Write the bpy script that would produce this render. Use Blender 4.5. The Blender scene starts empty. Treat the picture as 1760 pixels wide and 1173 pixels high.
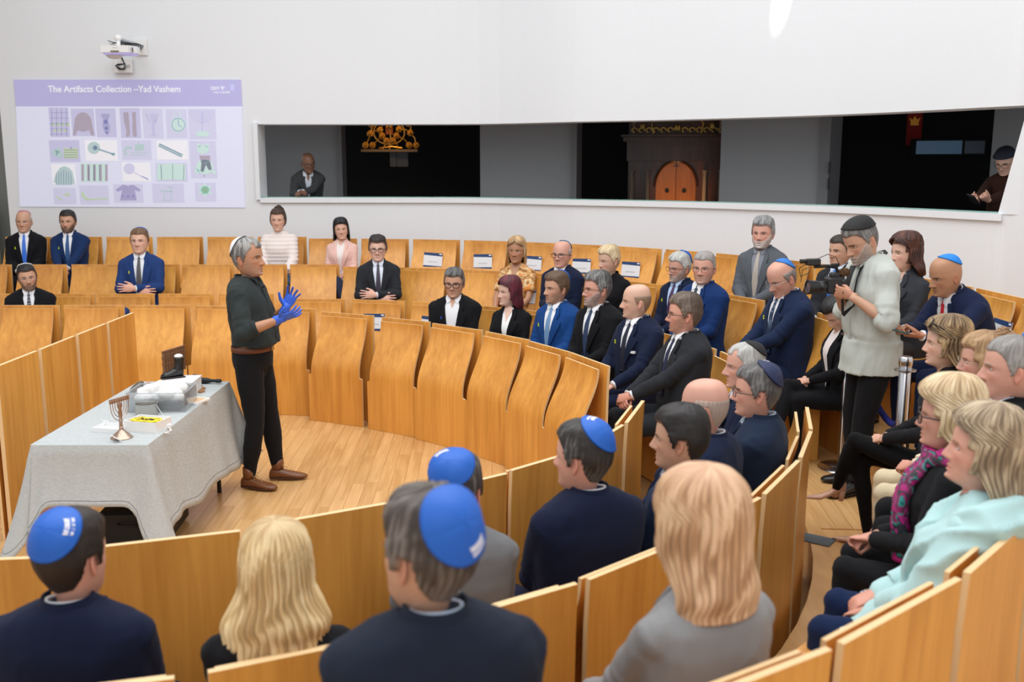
import bpy, bmesh, math, random
import numpy as np
from mathutils import Vector, Matrix, noise
from mathutils.bvhtree import BVHTree
random.seed(7); rng = np.random.RandomState(7)
S = bpy.context.scene; COL = S.collection
R = math.radians; PI = math.pi
# ---------------------------------------------------------------- camera, sky, lights, exposure
cam = bpy.data.cameras.new('camera'); cam.sensor_width = 36; cam.lens = 1711/1760*36
cam.dof.use_dof = True; cam.dof.focus_distance = 7.0; cam.dof.aperture_fstop = 2.6
cam.clip_start = .05
co = bpy.data.objects.new('camera', cam); COL.objects.link(co)
co.location = (0, 0, 2.25); co.rotation_euler = (PI/2-math.atan(306/1711), 0, 0); S.camera = co
wd = bpy.data.worlds.new('world'); S.world = wd; wd.use_nodes = True
wd.node_tree.nodes['Background'].inputs[0].default_value = (.93, .965, 1, 1)
wd.node_tree.nodes['Background'].inputs[1].default_value = .98
def area(name, loc, rot, sx, sy, p, col=(1, 1, 1), spread=180):
    l = bpy.data.lights.new(name, 'AREA'); l.shape = 'RECTANGLE'; l.size = sx; l.size_y = sy; l.energy = p; l.color = col
    l.spread = R(spread)
    o = bpy.data.objects.new(name, l); COL.objects.link(o); o.location = loc; o.rotation_euler = rot; return o
area('skylight', (-1.2, 5.2, 6.3), (0, 0, 0), 7.5, 7.5, 430, (1, .995, .98))
area('rear_fill', (.6, -2.6, 5.6), (R(52), 0, 0), 6, 2.2, 110, (.96, .98, 1))  # added fill lamp behind the camera, lifts the camera-facing boards and suit backs
def spot(name, loc, tgt, p, col, ang=40, r=.05, blend=.6):
    l = bpy.data.lights.new(name, 'SPOT'); l.energy = p; l.color = col; l.spot_size = R(ang); l.spot_blend = blend; l.shadow_soft_size = r; o = bpy.data.objects.new(name, l); COL.objects.link(o); o.location = loc; d = Vector(tgt)-Vector(loc); o.rotation_euler = d.to_track_quat('-Z', 'Y').to_euler()
spot('sun_glint', (2.42, 9.1, 6.3), (2.60, 9.97, 4.05), 260, (1, 1, 1), 5, .01, .3)
S.view_settings.view_transform = 'Standard'; S.view_settings.look = 'None'; S.view_settings.gamma = 1
S.view_settings.exposure = -0.04; S.view_settings.use_curve_mapping = False
# ---------------------------------------------------------------- helpers
MC = {}
def nodes(m):
    m.use_nodes = True; nt = m.node_tree; return nt, nt.nodes, nt.links, nt.nodes['Principled BSDF']
def mat(c, rough=.5, metal=0, bump=0, bscale=200, var=.0, sheen=0, emit=0, alpha=1, trans=0):
    k = ('m', tuple(c), rough, metal, bump, bscale, var, sheen, emit, alpha, trans)
    if k in MC: return MC[k]
    m = bpy.data.materials.new('surface'); nt, N, L, b = nodes(m); c4 = (*c, 1)
    b.inputs['Base Color'].default_value = c4; b.inputs['Roughness'].default_value = rough; b.inputs['Metallic'].default_value = metal
    b.inputs['Sheen Weight'].default_value = sheen
    if sheen: b.inputs['Specular IOR Level'].default_value = .12
    if trans: b.inputs['Transmission Weight'].default_value = trans; b.inputs['IOR'].default_value = 1.45
    if alpha < 1: b.inputs['Alpha'].default_value = alpha
    if emit: b.inputs['Emission Color'].default_value = c4; b.inputs['Emission Strength'].default_value = emit
    if bump or var:
        tc = N.new('ShaderNodeTexCoord'); nz = N.new('ShaderNodeTexNoise'); nz.inputs['Scale'].default_value = bscale; nz.inputs['Detail'].default_value = 3
        L.new(tc.outputs['Object'], nz.inputs['Vector'])
        if bump:
            bp = N.new('ShaderNodeBump'); bp.inputs['Strength'].default_value = bump; bp.inputs['Distance'].default_value = .002
            L.new(nz.outputs[0], bp.inputs['Height']); L.new(bp.outputs[0], b.inputs['Normal'])
        if var:
            mx = N.new('ShaderNodeMixRGB'); mx.inputs[1].default_value = tuple(v*(1-var) for v in c)+(1,); mx.inputs[2].default_value = tuple(min(1, v*(1+var)) for v in c)+(1,)
            L.new(nz.outputs[0], mx.inputs[0]); L.new(mx.outputs[0], b.inputs['Base Color'])
    MC[k] = m; return m
def cloth(c, rough=.85): return mat(c, rough, 0, .35, 260, .12, .04)
def vcol_mat(name, rough, sss=0, bump=.2, bs=350, aniso=0):
    if name in MC: return MC[name]
    m = bpy.data.materials.new(name); nt, N, L, b = nodes(m)
    a = N.new('ShaderNodeAttribute'); a.attribute_name = 'Col'; L.new(a.outputs[0], b.inputs['Base Color']); b.inputs['Roughness'].default_value = rough
    if sss: b.inputs['Subsurface Weight'].default_value = sss; b.inputs['Subsurface Radius'].default_value = (.01, .004, .002); b.inputs['Subsurface Scale'].default_value = .5
    tc = N.new('ShaderNodeTexCoord'); nz = N.new('ShaderNodeTexNoise'); nz.inputs['Scale'].default_value = bs; L.new(tc.outputs['Object'], nz.inputs['Vector'])
    bp = N.new('ShaderNodeBump'); bp.inputs['Strength'].default_value = bump; bp.inputs['Distance'].default_value = .001; L.new(nz.outputs[0], bp.inputs['Height']); L.new(bp.outputs[0], b.inputs['Normal'])
    MC[name] = m; return m
def wood_mat(name, c1, c2, rough=.38, scale=(26, 26, 1.3), rand=True):
    if name in MC: return MC[name]
    m = bpy.data.materials.new(name); nt, N, L, b = nodes(m)
    tc = N.new('ShaderNodeTexCoord'); oi = N.new('ShaderNodeObjectInfo'); mp = N.new('ShaderNodeMapping'); mp.inputs['Scale'].default_value = scale
    ad = N.new('ShaderNodeVectorMath'); ad.operation = 'ADD'; sc = N.new('ShaderNodeVectorMath'); sc.operation = 'SCALE'; sc.inputs[0].default_value = (9, 5, 13)
    L.new(oi.outputs['Random'], sc.inputs['Scale']); L.new(tc.outputs['Object'], ad.inputs[0]); L.new(sc.outputs[0], ad.inputs[1]); L.new(ad.outputs[0], mp.inputs[0])
    nz = N.new('ShaderNodeTexNoise'); nz.inputs['Scale'].default_value = 1; nz.inputs['Detail'].default_value = 5; nz.inputs['Distortion'].default_value = .6; L.new(mp.outputs[0], nz.inputs['Vector'])
    mp2 = N.new('ShaderNodeMapping'); mp2.inputs['Scale'].default_value = tuple(s*.16+.6 for s in scale); L.new(ad.outputs[0], mp2.inputs[0])
    n2 = N.new('ShaderNodeTexNoise'); n2.inputs['Scale'].default_value = 1; n2.inputs['Distortion'].default_value = .7; L.new(mp2.outputs[0], n2.inputs['Vector'])
    av = N.new('ShaderNodeMath'); av.operation = 'ADD'; L.new(nz.outputs[0], av.inputs[0]); L.new(n2.outputs[0], av.inputs[1])
    if rand:
        m1 = N.new('ShaderNodeMath'); m1.operation = 'MULTIPLY_ADD'; L.new(oi.outputs['Random'], m1.inputs[0]); m1.inputs[1].default_value = .3 if name == 'oak' else .22; m1.inputs[2].default_value = -.15 if name == 'oak' else -.11
        a2 = N.new('ShaderNodeMath'); a2.operation = 'ADD'; L.new(av.outputs[0], a2.inputs[0]); L.new(m1.outputs[0], a2.inputs[1]); av = a2
    rp = N.new('ShaderNodeValToRGB'); rp.color_ramp.elements[0].position = .72; rp.color_ramp.elements[0].color = (*c1, 1); rp.color_ramp.elements[1].position = 1.3; rp.color_ramp.elements[1].color = (*c2, 1)
    mr = N.new('ShaderNodeMath'); mr.operation = 'MULTIPLY'; mr.inputs[1].default_value = .62; L.new(av.outputs[0], mr.inputs[0])
    rp.color_ramp.elements[0].position = .42; rp.color_ramp.elements[1].position = .82
    L.new(mr.outputs[0], rp.inputs[0]); L.new(rp.outputs[0], b.inputs['Base Color']); b.inputs['Roughness'].default_value = rough
    b.inputs['Coat Weight'].default_value = .15; b.inputs['Coat Roughness'].default_value = .3
    MC[name] = m; return m
BEECH = wood_mat('beech', (.56, .232, .036), (.80, .385, .078))
EDGE = mat((.82, .56, .29), .5)
OAK = wood_mat('oak', (.52, .275, .095), (.74, .45, .195), .3, (34, 2.0, 10))
BLACK = mat((.008, .008, .009), .6); METAL = mat((.62, .62, .64), .22, 1); WHITE = mat((.8, .8, .8), .5)

def link(o, parent=None):
    COL.objects.link(o)
    if parent is not None: o.parent = parent
    return o
def mk(name, verts, faces, m=None, parent=None, smooth=True, cols=None, loc=None, mats=None, fm=None):
    me = bpy.data.meshes.new(name); me.from_pydata([tuple(v) for v in verts], [], [tuple(f) for f in faces])
    if smooth: me.polygons.foreach_set('use_smooth', [True]*len(me.polygons))
    if mats:
        for q in mats: me.materials.append(q)
        if fm is not None: me.polygons.foreach_set('material_index', fm)
    elif m: me.materials.append(m)
    if cols is not None: setcol(me, cols)
    o = bpy.data.objects.new(name, me); link(o, parent)
    if loc: o.location = loc
    return o
def setcol(me, cols):
    at = me.color_attributes.new('Col', 'FLOAT_COLOR', 'POINT'); c = np.ones((len(me.vertices), 4), np.float32); c[:, :3] = cols
    at.data.foreach_set('color', c.ravel())
def tag(o, label=None, cat=None, group=None, kind=None):
    if label: o['label'] = label
    if cat: o['category'] = cat
    if group: o['group'] = group
    if kind: o['kind'] = kind
    return o
def empty(name, loc=(0, 0, 0), rz=0, s=1, label=None, cat=None, group=None):
    o = bpy.data.objects.new(name, None); o.empty_display_size = .1; COL.objects.link(o); o.location = loc; o.rotation_euler = (0, 0, rz); o.scale = (s, s, s)
    return tag(o, label, cat, group)
def copy_tree(o, parent=None):
    c = o.copy(); COL.objects.link(c); c.parent = parent
    for ch in list(o.children): copy_tree(ch, c)
    return c
class MB:
    """collects shapes, then builds ONE mesh object"""
    def __init__(s): s.v = []; s.f = []; s.m = []
    def add(s, v, f, mi=0):
        n = len(s.v); s.v += [tuple(p) for p in v]; s.f += [tuple(i+n for i in q) for q in f]; s.m += [mi]*len(f); return s
    def box(s, c, d, rz=0, mi=0, mtx=None, bev=0):
        x, y, z = d[0]/2, d[1]/2, d[2]/2
        if bev:
            b = bev; P = []
            for sx in (-1, 1):
                for sy in (-1, 1):
                    for sz in (-1, 1):
                        P += [(sx*(x-b), sy*(y-b), sz*z), (sx*(x-b), sy*y, sz*(z-b)), (sx*x, sy*(y-b), sz*(z-b))]
            bm = bmesh.new()
            for p in P: bm.verts.new(p)
            bmesh.ops.convex_hull(bm, input=bm.verts); bm.verts.index_update()
            v = [tuple(q.co) for q in bm.verts]; f = [[q.index for q in fc.verts] for fc in bm.faces]; bm.free()
        else:
            v = [(a, b_, c_) for a in (-x, x) for b_ in (-y, y) for c_ in (-z, z)]
            f = [(0, 1, 3, 2), (4, 6, 7, 5), (0, 4, 5, 1), (2, 3, 7, 6), (0, 2, 6, 4), (1, 5, 7, 3)]
        M = mtx if mtx is not None else Matrix.Translation(c) @ Matrix.Rotation(rz, 4, 'Z')
        return s.add([M @ Vector(p) for p in v], f, mi)
    def tube(s, pts, rad, n=10, mi=0, flat=None, cap=True):
        v, f = tube(pts, rad, n, flat); return s.add(v, f, mi)
    def lathe(s, prof, n=24, c=(0, 0, 0), mi=0):
        v = []; f = []
        for r, z in prof:
            for i in range(n): a = 2*PI*i/n; v.append((c[0]+r*math.cos(a), c[1]+r*math.sin(a), c[2]+z))
        for k in range(len(prof)-1):
            for i in range(n): j = (i+1) % n; f.append((k*n+i, k*n+j, (k+1)*n+j, (k+1)*n+i))
        f.append(tuple(range(n))[::-1]); f.append(tuple((len(prof)-1)*n+i for i in range(n))); return s.add(v, f, mi)
    def sphere(s, c, r, nu=12, nv=8, mi=0):
        r = r if hasattr(r, '__len__') else (r, r, r); v = [(c[0], c[1], c[2]+r[2])]; f = []
        for j in range(1, nv):
            for i in range(nu):
                a = 2*PI*i/nu; b = PI*j/nv; v.append((c[0]+r[0]*math.sin(b)*math.cos(a), c[1]+r[1]*math.sin(b)*math.sin(a), c[2]+r[2]*math.cos(b)))
        v.append((c[0], c[1], c[2]-r[2])); L = len(v)-1
        for i in range(nu): f.append((0, 1+i, 1+(i+1) % nu)); f.append((L, 1+(nv-2)*nu+(i+1) % nu, 1+(nv-2)*nu+i))
        for j in range(nv-2):
            for i in range(nu): a = 1+j*nu+i; b = 1+j*nu+(i+1) % nu; f.append((a, a+nu, b+nu, b))
        return s.add(v, f, mi)
    def prism(s, poly, z0, z1, mi=0):
        n = len(poly); v = [(x, y, z0) for x, y in poly]+[(x, y, z1) for x, y in poly]
        f = [tuple(range(n))[::-1], tuple(range(n, 2*n))]+[(i, (i+1) % n, n+(i+1) % n, n+i) for i in range(n)]
        return s.add(v, f, mi)
    def build(s, name, m=None, parent=None, smooth=False, mats=None, loc=None, rz=0):
        o = mk(name, s.v, s.f, m, parent, smooth, mats=mats, fm=s.m if mats else None, loc=loc)
        if rz: o.rotation_euler = (0, 0, rz)
        if smooth and hasattr(o.data, 'set_sharp_from_angle'): o.data.set_sharp_from_angle(angle=R(45))
        return o
def tube(pts, rad, n=10, flat=None):
    pts = [Vector(p) for p in pts]; k = len(pts); rad = rad if hasattr(rad, '__len__') else [rad]*k
    v = []; f = []; up = None
    for i in range(k):
        t = (pts[min(i+1, k-1)]-pts[max(i-1, 0)]).normalized()
        if up is None: up = Vector((0, 0, 1)) if abs(t.z) < .9 else Vector((0, 1, 0))
        a = t.cross(up)
        if a.length < 1e-4: a = t.orthogonal()
        a.normalize(); b = a.cross(t).normalized(); up = b
        for j in range(n):
            q = 2*PI*j/n; fl = flat if flat else 1
            v.append(pts[i]+a*math.cos(q)*rad[i]+b*math.sin(q)*rad[i]*fl)
    for i in range(k-1):
        for j in range(n): m = (j+1) % n; f.append((i*n+j, i*n+m, (i+1)*n+m, (i+1)*n+j))
    f.append(tuple(range(n))[::-1]); f.append(tuple((k-1)*n+j for j in range(n)))
    return v, f
def remesh(v, f, vox, sm=4):
    me = bpy.data.meshes.new('tmp'); me.from_pydata([tuple(p) for p in v], [], [tuple(q) for q in f]); o = bpy.data.objects.new('tmp', me); COL.objects.link(o)
    r = o.modifiers.new('r', 'REMESH'); r.mode = 'VOXEL'; r.voxel_size = vox
    if sm: q = o.modifiers.new('s', 'SMOOTH'); q.iterations = sm; q.factor = .5
    dg = bpy.context.evaluated_depsgraph_get(); n = bpy.data.meshes.new_from_object(o.evaluated_get(dg)); bpy.data.objects.remove(o); bpy.data.meshes.remove(me)
    n.polygons.foreach_set('use_smooth', [True]*len(n.polygons)); return n
def sstep(a, b, x): t = np.clip((x-a)/(b-a), 0, 1); return t*t*(3-2*t)
# ---------------------------------------------------------------- setting
CX, CY = -2.1, 5.9
def pol(r, a): return (CX+r*math.cos(R(a)), CY+r*math.sin(R(a)))
WALL = mat((.785, .81, .84), .75, 0, .08, 40, .015); GREY = mat((.36, .37, .38), .8); DARKM = mat((.012, .012, .013), .9)
# wall polyline in plan (inner face), left -> right
wp = [(-6.02, 12.0), (-4.5, 12.0), (-3.0, 12.0), (-1.7, 12.0), (-.38, 11.9), (.69, 11.27), (1.45, 10.9), (2.13, 10.45), (2.91, 9.78), (3.45, 9.1), (3.93, 8.28), (4.07, 8.05), (4.33, 7.2), (4.45, 6.2), (4.42, 5.0), (4.2, 3.8), (3.8, 2.6), (3.1, 1.2)]
def cat_(P, n=6):
    out = []
    for i in range(len(P)-1):
        a = P[max(i-1, 0)]; b = P[i]; c = P[i+1]; d = P[min(i+2, len(P)-1)]
        for k in range(n):
            t = k/n; out.append(tuple(.5*(2*b[j]+(c[j]-a[j])*t+(2*a[j]-5*b[j]+4*c[j]-d[j])*t*t+(3*b[j]-a[j]-3*c[j]+d[j])*t**3) for j in range(2)))
    return out+[P[-1]]
WP = cat_(wp, 5)
I0, I1 = 10, 55          # window from wp[2] to wp[11]
def nrm(i):
    a = WP[max(i-1, 0)]; b = WP[min(i+1, len(WP)-1)]; d = (b[0]-a[0], b[1]-a[1]); l = math.hypot(*d); return (-d[1]/l, d[0]/l)
def off(i, d): n = nrm(i); return (WP[i][0]+n[0]*d, WP[i][1]+n[1]*d)
ZT, ZB, TH, HT_ = 2.70, 1.84, .34, 6.4
def wallseg(name, i0, i1, z0, z1, fz=None):
    v = []; f = []
    idx = list(range(i0, i1+1))
    for k, i in enumerate(idx):
        a = WP[i]; b = off(i, TH); za, zb = (z0, z1)
        v += [(a[0], a[1], za), (a[0], a[1], zb), (b[0], b[1], za), (b[0], b[1], zb)]
    for k in range(len(idx)-1):
        q = 4*k; f += [(q, q+4, q+5, q+1), (q+2, q+3, q+7, q+6), (q, q+2, q+6, q+4), (q+1, q+5, q+7, q+3)]
    q = 4*(len(idx)-1); f += [(0, 1, 3, 2), (q, q+2, q+3, q+1)]
    return v, f
mb = MB()
mb.add(*wallseg('', I0, I1, 0, ZB)); mb.add(*wallseg('', I0, I1, ZT, HT_)); mb.add(*wallseg('', I1, len(WP)-1, 0, HT_)); mb.add(*wallseg('', 0, I0, 0, HT_))
# slanted right end of the slit window: a wedge whose top reaches the corner
a = WP[I1]; b = WP[I1-4]; ao = off(I1, TH); bo = off(I1-4, TH)
mb.add([(a[0], a[1], ZT), (a[0], a[1], ZB), (b[0], b[1], ZB), (ao[0], ao[1], ZT), (ao[0], ao[1], ZB), (bo[0], bo[1], ZB)], [(0, 1, 2), (3, 5, 4), (0, 2, 5, 3), (0, 3, 4, 1), (1, 4, 5, 2)])
o = mb.build('wall_back', WALL, smooth=False); tag(o, 'curved white plaster wall with a long slit window', kind='structure')
# raised lip round the window
def lip(z0, z1, out, i0=I0, i1=I1-1):
    v = []; f = []
    for i in range(i0, i1+1):
        a = off(i, -out); b = off(i, .02); v += [(a[0], a[1], z0), (a[0], a[1], z1), (b[0], b[1], z1), (b[0], b[1], z0)]
    for k in range(i1-i0):
        q = 4*k; f += [(q, q+4, q+5, q+1), (q+1, q+5, q+6, q+2), (q+3, q+2, q+6, q+7), (q, q+3, q+7, q+4)]
    q = 4*(i1-i0); f += [(0, 1, 2, 3), (q, q+3, q+2, q+1)]; return v, f
o = MB().add(*lip(1.785, 1.843, .035, I0, I1-3)).build('window_1', WALL); tag(o, 'white projecting sill under the long slit window', kind='structure')
mb = MB(); q = off(I0, -.02); mb.box((-3.02, 11.985, 2.27), (.05, .05, .9)).build('window_frame', WALL, o)
GL = mat((.55, .85, .75), .05, 0, trans=.9)
mb = MB(); v = []; f = []
for i in range(I0, I1-2):
    a = off(i, .03); b = off(i, .045); v += [(a[0], a[1], 1.842), (a[0], a[1], 1.856), (b[0], b[1], 1.856), (b[0], b[1], 1.842)]
for k in range(I1-2-I0-1):
    q = 4*k; f += [(q, q+4, q+5, q+1), (q+1, q+5, q+6, q+2), (q+2, q+6, q+7, q+3)]
mb.add(v, f).build('glass_edge', GL, o)
# left of the projection: opening into a darker passage
o = MB().box((-6.9, 13.2, 3.2), (2.2, .1, 6.4)).box((-7.8, 11, 3.2), (.1, 5, 6.4)).build('wall_left', mat((.30, .31, .29), .8)); tag(o, kind='structure')
o = MB().box((-7.0, 12.6, .9), (.9, .3, 1.8)).build('trim_1', mat((.45, .40, .25), .6)); tag(o, kind='structure')
# ceiling ring round the skylight opening
o = MB().box((-1, -3.6, 6.45), (14, 6, .1)).box((-1, 13.4, 6.45), (16, 2.6, .1)).box((-8.0, 5.7, 6.45), (3, 13, .1)).box((5.3, 5.7, 6.45), (2, 13, .1)).build('ceiling', WALL); tag(o, kind='structure')
# tiers: B (0.23) and A (0.46) platforms as rings; arena floor of planks
def ring(r0, r1, a0, a1, z0, z1, n=48):
    v = []; f = []
    for i in range(n+1):
        a = a0+(a1-a0)*i/n; A = pol(r0, a); B = pol(r1, a); v += [(*A, z0), (*A, z1), (*B, z1), (*B, z0)]
    for i in range(n):
        q = 4*i; f += [(q, q+1, q+5, q+4), (q+1, q+2, q+6, q+5), (q+2, q+3, q+7, q+6), (q+3, q, q+4, q+7)]
    f += [(0, 3, 2, 1), (4*n, 4*n+1, 4*n+2, 4*n+3)]; return v, f
fl = MB().box((-1.5, 5, -.06), (16, 22, .1)).build('floor', mat((.36, .19, .07), .5)); tag(fl, 'light oak strip floor of the round hall', kind='structure')
PF = wood_mat('oak_plain', (.52, .275, .095), (.72, .43, .18), .35, (20, 3, 10), False)
mb = MB().add(*ring(3.80, 4.62, -100, 93, 0, .23)).box((-5.1, 10.44, .115), (6.2, .8, .23)); o = mb.build('floor_tier', PF); tag(o, 'middle step of the raked seating', kind='structure')
mb = MB().add(*ring(4.60, 6.9, -100, 93, 0, .46)).box((-5.1, 11.5, .23), (6.2, 1.35, .46)); o = mb.build('floor_tier', PF); tag(o, 'upper step of the raked seating', kind='structure')
# arena planks, running away from the camera
def inside(x, y):
    return (math.hypot(x-CX, y-CY) < 2.86 and x > -3.1) or (x < -2.0 and x > -5.2 and 5.0 < y < 8.95)
pm = {}
def plank_mesh(L):
    k = round(L, 1)
    if k not in pm:
        me = MB().box((0, 0, .006), (.0888, k-.0015, .012), bev=.0008).build('plank', OAK); pm[k] = me.data; bpy.data.objects.remove(me)
    return k, pm[k]
stuff = MB(); cnt = 0
x = -5.2; row = 0
while x < .85:
    y = 3.0-random.random()*.8
    while y < 9.2:
        L = round(random.uniform(.5, 1.0), 1); yc = y+L/2
        cx = x+.03*(6-yc)
        if inside(cx, yc) or inside(cx, yc-L*.45) or inside(cx, yc+L*.45):
            vis = cx > -2.3 and yc > 3.6
            if vis and cnt < 290:
                k, me = plank_mesh(L); p = bpy.data.objects.new('plank', me); link(p, fl); p.location = (cx, yc, .001+random.random()*.0008); p.rotation_euler = (0, 0, .03); cnt += 1
            else: stuff.box((cx, yc, .006), (.0875, L-.003, .012), .03)
        y += L
    x += .09; row += 1
so = stuff.build('plank', OAK, fl); so['kind'] = 'stuff'
# aisle strip boards on the middle tier, a half step and dark anti-slip tiles
for i in range(8):
    for j in range(2):
        A = pol(3.86+.09*i+.045, -4+9*j); p = MB().box((0, 0, .004), (.0875, .62, .008), bev=.001).build('plank', OAK, fl); p.location = (A[0], A[1]-.02, .2285)
        p.rotation_euler = (0, 0, R(-4+9*j)+.0)
st = empty('aisle_step', (2.42, 6.28, .23), 0, 1, 'low oak step between the aisle and the upper tier beside the chrome post', 'step')
MB().box((.14, 0, .055), (.42, .75, .11), bev=.006).build('step_block', BEECH, st); MB().box((.12, .1, .1125), (.3, .14, .006)).build('grip_strip', mat((.08, .10, .12), .7, 0, .5, 120), st)
o = MB().box((0, 0, 0), (.26, .12, .006)).build('floor_grip_tile', mat((.10, .115, .13), .7, 0, .5, 120), loc=(1.62, 5.16, .2345), rz=R(-35)); tag(o, 'dark grey anti-slip tile on the aisle floor beside the near row end', 'tile')

# corridor behind the slit window: its own floor, ceiling, grey wall pieces, and a dark gallery beyond
CF = .80
def arcbox(name, i0, i1, d0, d1, z0, z1, m, kind='structure', parent=None, label=None):
    v = []; f = []
    for i in range(i0, i1+1):
        a = off(i, d0); b = off(i, d1); v += [(*a, z0), (*a, z1), (*b, z1), (*b, z0)]
    for k in range(i1-i0):
        q = 4*k; f += [(q, q+4, q+5, q+1), (q+1, q+5, q+6, q+2), (q+2, q+6, q+7, q+3), (q+3, q+7, q+4, q)]
    q = 4*(i1-i0); f += [(0, 1, 2, 3), (q, q+3, q+2, q+1)]
    o = MB().add(v, f).build(name, m, parent)
    if kind and not parent: o['kind'] = kind
    return o
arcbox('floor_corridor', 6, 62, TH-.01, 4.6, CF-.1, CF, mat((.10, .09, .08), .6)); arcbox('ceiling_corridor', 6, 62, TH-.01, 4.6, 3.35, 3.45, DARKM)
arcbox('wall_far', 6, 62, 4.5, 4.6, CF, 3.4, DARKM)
def gp(px, depth):       # ray through the slit: point at plan depth
    return ((px-880)/1711*1.016*depth, depth)
def panel(p0, p1, th=.25):
    p0, p1 = Vector((*p0, 0)), Vector((*p1, 0)); d = (p1-p0); n = Vector((-d.y, d.x, 0)).normalized(); P = [(p0.x, p0.y), (p1.x, p1.y), (p1.x+n.x*th, p1.y+n.y*th), (p0.x+n.x*th, p0.y+n.y*th)]
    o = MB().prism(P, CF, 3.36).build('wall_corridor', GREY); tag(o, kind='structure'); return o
# panels across the corridor (grey wall pieces with thick ends)
DK = MB()
panel((-3.6, 13.55), (-2.31, 13.45)); panel((-.42, 13.35), (.79, 12.95)); panel((2.45, 11.9), (3.42, 11.1)); panel((4.92, 10.4), (6.3, 8.3))
o = MB().box((-2.27, 13.5, 2.05), (.06, .34, 2.5)).box((.83, 13.0, 2.05), (.07, .34, 2.5), R(-15)).box((3.5, 11.15, 2.05), (.12, .34, 2.5), R(-38)).build('trim_2', mat((.22, .22, .23), .8)); tag(o, kind='structure')
for (X, Y, Z) in ((3.49, 10.93, 2.2), (3.49, 10.93, 2.03)):
    o = MB().box((0, 0, 0), (.012, .07, .12), R(-38), bev=.002).build('wall_switch', mat((.12, .12, .12), .5), loc=(X-.06, Y, Z)); tag(o, 'small dark %s switch plate on the grey wall end behind the window' % ('upper' if Z > 2.1 else 'lower'), 'switch')
# ------------------------------------------------------------- seating
def board(W0, W1, prof, th, notch=None, mi=0, nx=2):
    """curved plywood sheet: prof = [(y, z, half width)], mats 0 face 1 edge"""
    v = []; f = []; m = []
    n = len(prof)
    for k, (y, z, w) in enumerate(prof):
        a = prof[max(k-1, 0)]; b = prof[min(k+1, n-1)]; dy, dz = b[0]-a[0], b[1]-a[1]; l = math.hypot(dy, dz) or 1; ny, nz = dz/l, -dy/l
        for s in (-1, 1): v += [(s*w, y, z), (s*w, y-ny*th, z-nz*th)]
    for k in range(n-1):
        q = 4*k; f += [(q, q+4, q+6, q+2), (q+1, q+3, q+7, q+5), (q, q+1, q+5, q+4), (q+2, q+6, q+7, q+3)]; m += [0, 0, 1, 1]
    f += [(0, 2, 3, 1), (4*n-4, 4*n-3, 4*n-1, 4*n-2)]; m += [1, 1]; return v, f, m
def bobj(name, prof, th, parent):
    v, f, m = board(0, 0, prof, th); o = mk(name, v, f, None, parent, True, mats=[BEECH, EDGE], fm=m); o.data.set_sharp_from_angle(angle=R(40)); return o
def sprof(z0, top=.93, w=.228, wl=None):
    P = []
    for k in range(19):
        t = k/18; z = top-(top-z0)*t; u = (top-z)/.47
        y = .03+.15*float(sstep(0.02, 1, u)); ww = w+.014*u; P.append((y, z, ww))
    return P
def make_chair(name, label, cat, seat=True, h=.955):
    bw = .228 if seat else .216
    t = empty(name, label=label, cat=cat)
    bobj('back_board', [(0, .0, .252), (0, .3, .252), (0, .6, .252), (-.004, .8, .252), (-.012, h, .252)], .019, t)
    if seat:
        bobj('front_board', sprof(.44), .014, t)
        o = MB().box((0, .36, .432), (.41, .40, .028), bev=.006).build('seat', BEECH, t)
        MB().box((0, .30, .209), (.36, .22, .418)).build('pedestal', BEECH, t)
    else:
        P = sprof(.44, w=bw); P += [(P[-1][0], .43, .256), (P[-1][0], .42, .258), (P[-1][0]-.0, .2, .258), (P[-1][0], .015, .258)]
        bobj('front_board', P, .014, t)
    return t
chair0 = make_chair('auditorium_chair', '', 'chair'); barrier0 = make_chair('barrier_panel', '', 'barrier', False)
used = {}
def place(proto, x0, y0, x1, y1, z, label, group, w0=.47, flip=False):
    """front-board end points -> unit; facing the arena centre side"""
    if proto in used: o = copy_tree(proto)
    else: o = proto; used[proto] = 1
    mx, my = (x0+x1)/2, (y0+y1)/2; L = math.hypot(x1-x0, y1-y0); ang = math.atan2(y1-y0, x1-x0)
    # local +Y must point to the arena: choose so
    fx, fy = -math.sin(ang), math.cos(ang)
    if (CX-mx)*fx+(CY-my)*fy < 0: ang += PI; fx, fy = -fx, -fy
    o.location = (mx-fx*.03, my-fy*.03, z); o.rotation_euler = (0, 0, ang); o.scale = (L/w0, 1, 1)
    o['label'] = label; o['group'] = group; return o
ORD = ['first', 'second', 'third', 'fourth', 'fifth', 'sixth', 'seventh', 'eighth', 'ninth', 'tenth', 'eleventh', 'twelfth', 'thirteenth', 'fourteenth', 'fifteenth', 'sixteenth', 'seventeenth', 'eighteenth', 'nineteenth', 'twentieth', 'twenty-first', 'twenty-second']
# far front barrier (left straight part, then the bend)
D = [(-4.71, 9.08, -4.21, 9.08), (-4.13, 9.08, -3.61, 9.08), (-3.52, 9.08, -3.0, 9.08), (-2.91, 9.06, -2.40, 9.0), (-2.30, 8.92, -1.80, 8.84), (-1.69, 8.67, -1.23, 8.45), (-1.12, 8.36, -.72, 8.11), (-.67, 8.03, -.28, 7.70), (-.23, 7.63, .08, 7.27), (.10, 7.2, .35, 6.80), (.37, 6.76, .575, 6.31)]
for i, (a, b, c, d) in enumerate(D): place(barrier0, a, b, c, d, 0, 'curved beech barrier panel closing the far side of the floor, %s from the left' % ORD[i], 'far barrier panels')
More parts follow.
